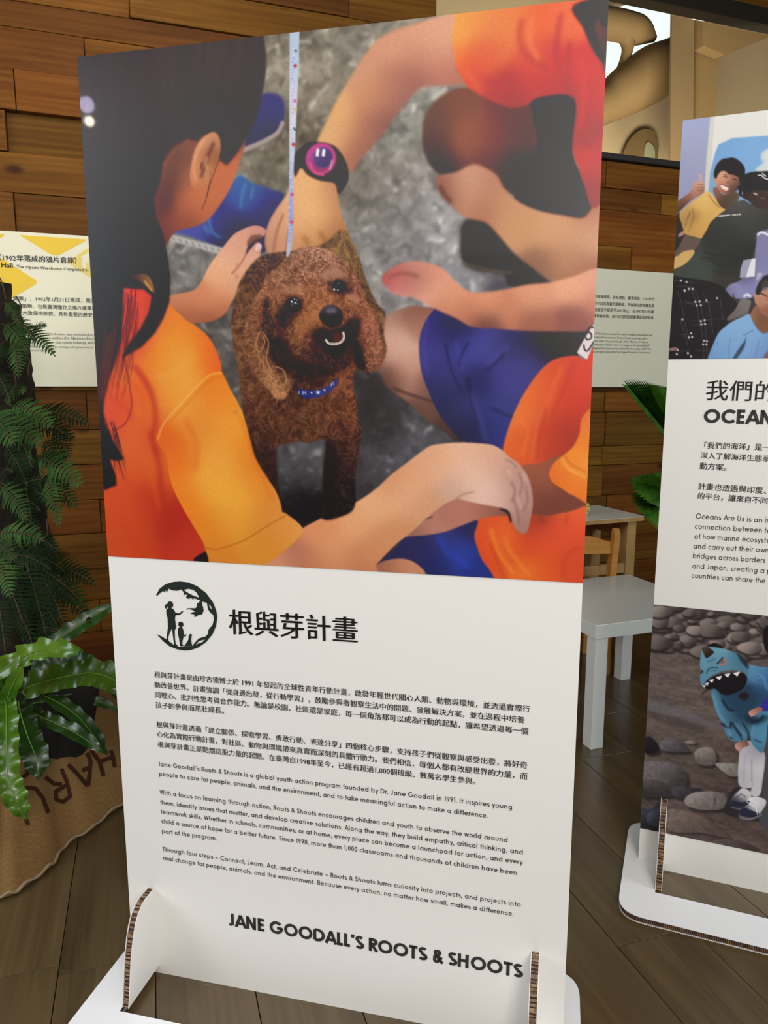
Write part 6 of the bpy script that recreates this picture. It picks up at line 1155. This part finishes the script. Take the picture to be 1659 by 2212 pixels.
dtube('stem', [(1352, 70), (1356, 100), (1350, 130), (1338, 175)], [.09, .055, .045, .07])
dtube('lower_coil', [(1240, 250), (1308, 225), (1348, 199), (1406, 162), (1447, 140), (1485, 122)], [.16, .16, .20, .23, .21, .2])
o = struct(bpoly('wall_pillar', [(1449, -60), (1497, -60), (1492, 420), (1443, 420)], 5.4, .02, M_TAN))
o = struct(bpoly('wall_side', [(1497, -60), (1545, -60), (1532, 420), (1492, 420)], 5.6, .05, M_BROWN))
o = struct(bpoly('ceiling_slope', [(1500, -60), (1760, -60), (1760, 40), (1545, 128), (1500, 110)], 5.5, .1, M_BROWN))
t = thing('arched_niche', 'dark arched niche with glass in the far beige wall', 'niche', back_plane(6.55).P(2.0, 2.2))
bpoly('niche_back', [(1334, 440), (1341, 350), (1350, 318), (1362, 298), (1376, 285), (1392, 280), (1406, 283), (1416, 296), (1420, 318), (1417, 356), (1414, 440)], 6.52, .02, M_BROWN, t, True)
bpoly('glass_panel', [(1389, 440), (1390, 360), (1391, 322), (1396, 308), (1406, 314), (1412, 328), (1411, 360), (1410, 440)], 6.49, .02, mat('pale_glass_reflection', (178, 176, 140), .1), t, True)  # pale opaque colour paints the bright reflection in the niche glass
o = tag(bpoly('ceiling_lamp', [(1500, 30), (1530, 36), (1522, 46), (1496, 42)], 5.3, .03, M_SKY), 'small white ceiling lamp beyond the high window', 'lamp')

# ------------------------------------------------------------------ burlap sacks
def mound(name, C, ring, Hh, dip, label, seed, root=None):
    bd = smooth_poly(ring, 7); n = len(bd); T = [0, .12, .24, .34, .42, .5, .58, .66, .74, .81, .87, .92, .96, .985, 1.0]; vs = [(C[0], C[1], Hh * dip)]; fs = []
    for t in T[1:]:
        for i, b in enumerate(bd):
            x = C[0] + (b[0] - C[0]) * t; y = C[1] + (b[1] - C[1]) * t
            z = Hh * (1 - t ** 2.3) ** .8
            if t < .42: z = Hh * (dip + (1 - dip) * min(1, (t / .40)) ** 3)
            f = float(vnoise(np.array(x * 7 + 9), np.array(y * 7 + 9), seed)) - .5; g = float(vnoise(np.array(x * 19 + 9), np.array(y * 19 + 9), seed + 1)) - .5
            z = max(.006, z + (f * .07 + g * .018) * min(1, (1 - t) * 5) * (t > .3)); vs.append((x, y, z))
    m = len(T) - 1
    for i in range(n): fs.append((0, 1 + i, 1 + (i + 1) % n))
    for k in range(m - 1):
        for i in range(n):
            j = (i + 1) % n; a = 1 + k * n; b = a + n; fs.append((a + i, b + i, b + j, a + j))
    o = mesh('cloth', vs, fs, M_BURLAP, None, True)
    root = thing('burlap_sack', label, 'sack', (C[0], C[1], 0)); under(o, root)
    # plaited hem
    rr = [Vector((b[0], b[1], .010 + .004 * math.sin(i * .7))) for i, b in enumerate(bd)] ; rr.append(rr[0]); pts = []
    for i in range(len(rr) - 1):
        for j in range(8): pts.append(rr[i].lerp(rr[i + 1], j / 8))
    hv = []; hf = []
    for ph in (0, math.pi):
        q = [p + Vector((math.cos(ph + i * .9) * .0024, math.sin(ph + i * .9) * .0024, abs(math.sin(ph + i * .9)) * .003 + .0)) for i, p in enumerate(pts)]
        v, f = tube_vf(q, .0029, 5); k = len(hv); hv += v; hf += [tuple(k + a for a in g) for g in f]
    under(mesh('hem', hv, hf, M_ROPE, None, True), root)
    return root, o
e_px = [(-60, 1962), (0, 1945), (30, 1936), (60, 1915), (100, 1885), (120, 1865), (137, 1838), (165, 1815), (200, 1795), (232, 1765), (270, 1738), (310, 1700)]
edge = [tuple(at_z(*p)[:2]) for p in e_px]
ring = edge + [(-.82, 2.40), (-.98, 2.66), (-1.25, 2.78), (-1.55, 2.60), (-1.72, 2.2), (-1.60, 1.85), (-1.3, 1.66)]
SCN = (-1.12, 2.18)
sack, cloth = mound('burlap_sack', SCN, ring, .30, .72, 'brown burlap sack with dark stencilled capitals around the foot of the ferns', 4)
ring2 = [(-.78, 2.62), (-.74, 2.46), (-.62, 2.42), (-.45, 2.50), (-.42, 2.66), (-.6, 2.76), (-.78, 2.74)]
mound('burlap_sack', (-.66, 2.58), ring2, .26, .9, 'small rumpled burlap bundle behind the stencilled sack, beside the dog banner', 9)
bm = bmesh.new(); bm.from_mesh(cloth.data); bm.transform(cloth.matrix_world); BV = BVHTree.FromBMesh(bm)
zz = lambda l: [(x / 4.81, 1500 + y / 4.81) for x, y in l]
lets = [[(1145, 585), (1172, 650), (1190, 760)], [(945, 585), (1030, 700), (1072, 850)], [(1030, 705), (1160, 655)], [(905, 610), (938, 700), (925, 850), (908, 955)], [(705, 730), (800, 830), (908, 955)], [(852, 795), (935, 760)],
        [(635, 775), (690, 900), (728, 1060), (650, 1122), (578, 1095), (575, 1010), (690, 945)], [(465, 862), (560, 935), (640, 935)], [(497, 1235), (440, 1080), (370, 985), (290, 970), (225, 1040)], [(290, 1360), (250, 1260), (225, 1160)],
        [(855, 515), (740, 560), (640, 560)], [(745, 598), (660, 630), (580, 655)], [(300, 835), (272, 780)], [(218, 870), (290, 830)], [(500, 730), (495, 650), (520, 600)], [(520, 545), (600, 530)]]
vs = []; fs = []
for st in lets:
    p = np.array(zz(st)); q = []
    for a, b in zip(p[:-1], p[1:]):
        k = max(2, int(np.hypot(*(b - a)) / 2.5)); q += [a + (b - a) * j / k for j in range(k)]
    q.append(p[-1]); q = np.array(q); d = np.gradient(q, axis=0); d /= np.linalg.norm(d, axis=1)[:, None]; nn = np.stack([-d[:, 1], d[:, 0]], 1); last = None
    for c, n_ in zip(q, nn):
        pr = []
        for s in (-4.4, 0, 4.4):
            r = Vector(ray(*(c + n_ * s))).normalized(); h = BV.ray_cast(Vector(EYE), r)
            if h[0] is None: pr = None; break
            pr.append(h[0] + h[1] * (.0022 if h[1].dot(r) < 0 else -.0022))
        if pr:
            k = len(vs); vs += pr
            if last is not None: fs += [(last, last + 1, k + 1, k), (last + 1, last + 2, k + 2, k + 1)]
            last = k
        else: last = None
under(mesh('stencilled_letters', vs, fs, M_BROWNINK), sack)
# ------------------------------------------------------------------ fern column
rg = random.Random(12)
CB = Vector((-1.285, 2.44, 0))
col = thing('fern_column', 'tall fibrous trunk overgrown with small dark green ferns, left of the dog banner', 'plant', CB)
vs = []; fs = []; NS = 28; ZN = 60
for k in range(ZN + 1):
    z = .22 + (1.56 - .22) * k / ZN
    for i in range(NS):
        a = 2 * math.pi * i / NS; r = .180 - .060 * (z - .22) / 1.34 + .008 * math.sin(z * 11) + .035 * (float(vnoise(np.array(a * 4 + 5), np.array(z * 14), 71)) - .5) + .012 * (rg.random() - .5)
        r *= .85 if k > ZN - 3 else 1; vs.append((CB.x + r * math.cos(a), CB.y + r * math.sin(a), z))
for k in range(ZN):
    for i in range(NS): j = (i + 1) % NS; fs.append((k * NS + i, k * NS + j, (k + 1) * NS + j, (k + 1) * NS + i))
fs.append(tuple(range(ZN * NS, (ZN + 1) * NS)))
under(mesh('trunk', vs, fs, M_BARK, None, True), col)
def frond(b, t, Y0, Y1, w, m, sag=.04, npn=15, name='frond', seedv=0, root=col):
    A = at_y(*b, Y0); B = at_y(*t, Y1); L = (B - A).length; md = (A + B) / 2 + Vector((0, 0, sag))
    pts = bez(A, A.lerp(md, .7), B.lerp(md, .6), B, npn * 2); n = len(pts); vs = []; fs = []
    view = Vector((0, -1, .5)).normalized()
    for i in range(3, n):
        u = i / (n - 1); tg = (pts[min(i + 1, n - 1)] - pts[i - 1]).normalized(); nr = (view - tg * view.dot(tg)).normalized(); sd = tg.cross(nr)
        ln = w * min(1, u * 3.2 + .12) * (1 - u) ** .62 * rg.uniform(.86, 1.1) + .002
        for s in (-1, 1):
            if i % 2: continue
            d = (sd * s + tg * .42 + nr * rg.uniform(-.25, .12)).normalized(); wd = L / npn * .40; pw = d.cross(nr).normalized()
            kk = 10; q0 = len(vs)
            for j in range(kk + 1):
                x = j / kk; c = pts[i] + (d * x + tg * .10 * x * x) * ln - nr * ln * .22 * x * x; hw = wd * min(1, .45 + x * 3) * (1 - x ** 1.7 * .93) * (1.12 if j % 2 else .74)
                vs += [c + pw * hw, c - pw * hw]
            for j in range(kk): a = q0 + 2 * j; fs.append((a, a + 1, a + 3, a + 2))
    o = mesh(name, vs, fs, m); under(o, root)
    v, f = tube_vf(pts, [.0016] * n, 4); under(mesh('rachis', v, f, M_STEM, None, True), o)
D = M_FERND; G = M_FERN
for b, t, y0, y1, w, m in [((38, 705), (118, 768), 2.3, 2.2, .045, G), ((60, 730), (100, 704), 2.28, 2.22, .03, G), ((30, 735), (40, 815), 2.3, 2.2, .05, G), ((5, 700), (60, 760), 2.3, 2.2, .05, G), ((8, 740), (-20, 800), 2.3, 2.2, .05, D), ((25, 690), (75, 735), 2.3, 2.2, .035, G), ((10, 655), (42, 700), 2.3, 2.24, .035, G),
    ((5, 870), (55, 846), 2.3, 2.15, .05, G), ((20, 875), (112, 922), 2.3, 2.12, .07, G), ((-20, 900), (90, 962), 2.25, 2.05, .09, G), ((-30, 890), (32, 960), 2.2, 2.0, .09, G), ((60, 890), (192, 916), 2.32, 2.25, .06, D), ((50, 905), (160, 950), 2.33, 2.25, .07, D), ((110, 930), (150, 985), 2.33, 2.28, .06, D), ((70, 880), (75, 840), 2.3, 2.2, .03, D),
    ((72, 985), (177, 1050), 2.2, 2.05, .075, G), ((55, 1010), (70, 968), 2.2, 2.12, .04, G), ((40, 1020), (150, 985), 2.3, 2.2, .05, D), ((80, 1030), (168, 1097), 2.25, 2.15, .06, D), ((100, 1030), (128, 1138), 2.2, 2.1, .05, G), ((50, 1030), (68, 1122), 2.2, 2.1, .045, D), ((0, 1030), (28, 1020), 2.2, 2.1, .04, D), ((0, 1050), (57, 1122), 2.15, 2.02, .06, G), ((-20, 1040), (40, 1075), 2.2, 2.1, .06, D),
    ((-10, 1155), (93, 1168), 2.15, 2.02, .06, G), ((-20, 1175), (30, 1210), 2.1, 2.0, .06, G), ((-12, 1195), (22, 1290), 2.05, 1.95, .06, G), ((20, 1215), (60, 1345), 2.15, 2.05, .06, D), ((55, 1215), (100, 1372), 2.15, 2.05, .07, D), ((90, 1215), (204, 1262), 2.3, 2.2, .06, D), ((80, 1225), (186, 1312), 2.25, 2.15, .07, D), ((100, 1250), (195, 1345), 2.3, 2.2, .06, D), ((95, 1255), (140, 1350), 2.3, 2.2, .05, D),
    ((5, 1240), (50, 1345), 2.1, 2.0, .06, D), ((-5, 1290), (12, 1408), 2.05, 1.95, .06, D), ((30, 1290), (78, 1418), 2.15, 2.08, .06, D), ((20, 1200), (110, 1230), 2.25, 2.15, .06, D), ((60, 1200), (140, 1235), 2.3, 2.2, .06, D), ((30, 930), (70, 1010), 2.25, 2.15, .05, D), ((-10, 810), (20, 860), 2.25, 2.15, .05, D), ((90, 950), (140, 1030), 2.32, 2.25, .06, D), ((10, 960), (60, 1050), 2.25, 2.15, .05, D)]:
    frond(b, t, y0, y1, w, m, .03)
for _ in range(26):
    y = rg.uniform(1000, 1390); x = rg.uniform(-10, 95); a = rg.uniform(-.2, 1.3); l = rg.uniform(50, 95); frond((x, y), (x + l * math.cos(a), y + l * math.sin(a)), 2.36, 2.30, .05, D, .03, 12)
for p in ([(0, 600), (8, 622), (14, 648)], [(45, 770), (58, 745), (68, 725)], [(50, 780), (66, 775), (60, 800), (62, 812)], [(35, 600 + 40), (46, 660), (42, 690), (20, 705)], [(20, 850), (35, 830), (30, 800)], [(100, 1120), (104, 1150), (96, 1165)], [(98, 1200), (106, 1195), (110, 1215)], [(90, 1362), (118, 1362), (122, 1372)]):
    under(tube('aerial_root', [at_y(*q, 2.27) for q in p], .0022, M_STEM), col)
# ------------------------------------------------------------------ bird's nest fern
NB = Vector((-1.02, 2.10, .0))
nest = thing('nest_fern', 'broad-leaved fern with wavy bright green straps hanging over the burlap sack', 'plant', NB)
def strap(px, wpx_, m, wave=.010, nw=7, tilt=.35, rib=True, rot=0.):
    q = smooth_line([(x, y, d) for x, y, d in px], 9); P = [at_y(*p) for p in q]; n = len(P); vs = []; fs = []; K = 7; ridge = []
    hw = wpx_ / F * px[0][2]
    for i in range(n):
        u = i / (n - 1); tg = (P[min(i + 1, n - 1)] - P[max(i - 1, 0)]).normalized(); vd = (Vector(EYE) - P[i]).normalized(); vd = (vd * 1.0 + Vector((0, 0, tilt))).normalized()
        nr = (vd - tg * vd.dot(tg)).normalized(); sd = tg.cross(nr); sd = (sd * math.cos(rot) + nr * math.sin(rot)); nr = sd.cross(tg) * -1 if False else nr
        w = hw * min(1, .35 + u * 3) * (1 - max(0, (u - .72) / .28) ** 2.2 * .97)
        for k in range(K + 1):
            s = -1 + 2 * k / K; wv = math.sin(u * nw * 2 * math.pi + (0 if s < 0 else 1.1)) * wave * s * s * (1 - u * .3)
            vs.append(P[i] + sd * s * w * (1 + .07 * math.sin(u * nw * 2 * math.pi + .5) * abs(s)) + nr * (wv + abs(s) * w * .22))
        ridge.append(P[i] + nr * .0015)
    for i in range(n - 1):
        for k in range(K): a = i * (K + 1) + k; fs.append((a, a + 1, a + K + 2, a + K + 1))
    o = mesh('leaf', vs, fs, m, None, True); under(o, nest)
    if rib: under(tube('midrib', ridge[:-3], [.0022 * (1 - .7 * i / n) for i in range(n - 3)], M_RIB, None, 5), o)
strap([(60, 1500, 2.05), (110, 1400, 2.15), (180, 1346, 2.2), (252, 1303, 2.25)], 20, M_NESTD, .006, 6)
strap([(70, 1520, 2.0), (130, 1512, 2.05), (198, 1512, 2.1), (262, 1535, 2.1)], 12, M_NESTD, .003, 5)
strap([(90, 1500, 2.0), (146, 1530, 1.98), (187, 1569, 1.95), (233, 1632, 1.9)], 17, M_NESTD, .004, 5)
strap([(50, 1500, 2.0), (59, 1486, 2.0), (132, 1464, 1.95), (199, 1454, 1.92), (255, 1474, 1.9), (285, 1512, 1.9)], 31, M_NEST, .012, 9)
strap([(20, 1500, 2.0), (10, 1450, 1.95), (42, 1424, 1.92), (81, 1407, 1.9), (121, 1403, 1.86), (180, 1406, 1.82)], 24, M_NEST, .014, 5)
strap([(-60, 1500, 1.9), (-30, 1470, 1.88), (10, 1446, 1.88), (45, 1415, 1.9)], 18, M_NEST, .006, 3)
strap([(10, 1560, 1.85), (16, 1510, 1.84), (30, 1475, 1.84), (50, 1440, 1.84)], 17, M_NEST, .004, 3)
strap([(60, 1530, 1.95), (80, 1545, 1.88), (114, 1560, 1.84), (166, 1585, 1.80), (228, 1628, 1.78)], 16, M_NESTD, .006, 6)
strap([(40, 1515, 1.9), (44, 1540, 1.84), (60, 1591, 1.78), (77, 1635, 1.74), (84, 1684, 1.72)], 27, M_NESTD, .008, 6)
strap([(10, 1510, 1.85), (14, 1535, 1.78), (14, 1600, 1.72), (18, 1680, 1.68), (36, 1730, 1.66), (58, 1770, 1.66)], 24, M_NEST, .014, 8)
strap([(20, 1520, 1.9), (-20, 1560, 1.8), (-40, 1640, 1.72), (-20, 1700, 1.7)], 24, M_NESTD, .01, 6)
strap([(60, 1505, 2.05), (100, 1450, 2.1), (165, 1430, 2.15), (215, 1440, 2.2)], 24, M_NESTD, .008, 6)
bm = bmesh.new(); bmesh.ops.create_cone(bm, cap_ends=True, segments=28, radius1=.13, radius2=.17, depth=.2); bmesh.ops.translate(bm, vec=Vector((NB.x, NB.y, .25)), verts=bm.verts); under(obj('pot', bm, M_POT), nest)
# ------------------------------------------------------------------ little lamps of the hall behind the viewer, mirrored in the lamination
def mirror_lamp(px, dist, r, m, label):
    d = ray(*px); d /= np.linalg.norm(d); t = ((P1.O + P1.n * .0075 - EYE) @ P1.n) / (d @ P1.n); hit = EYE + d * t; rd = d - 2 * (d @ P1.n) * P1.n; c = hit + rd * dist
    bm = bmesh.new(); bmesh.ops.create_uvsphere(bm, u_segments=16, v_segments=10, radius=r); o = obj('globe_lamp', bm, m); o.location = c; tag(o, label, 'lamp')
mirror_lamp((193, 262), 4.0, .028, M_LAMP, 'small warm globe lamp behind the viewer, mirrored at the left edge of the dog banner')
mirror_lamp((187, 226), 4.0, .045, M_LAMPC, 'small cool globe lamp behind the viewer, mirrored above the warm one')
_o = bpy.data.objects.get('scratch_text'); bpy.data.objects.remove(_o); bpy.data.curves.remove(_tc)
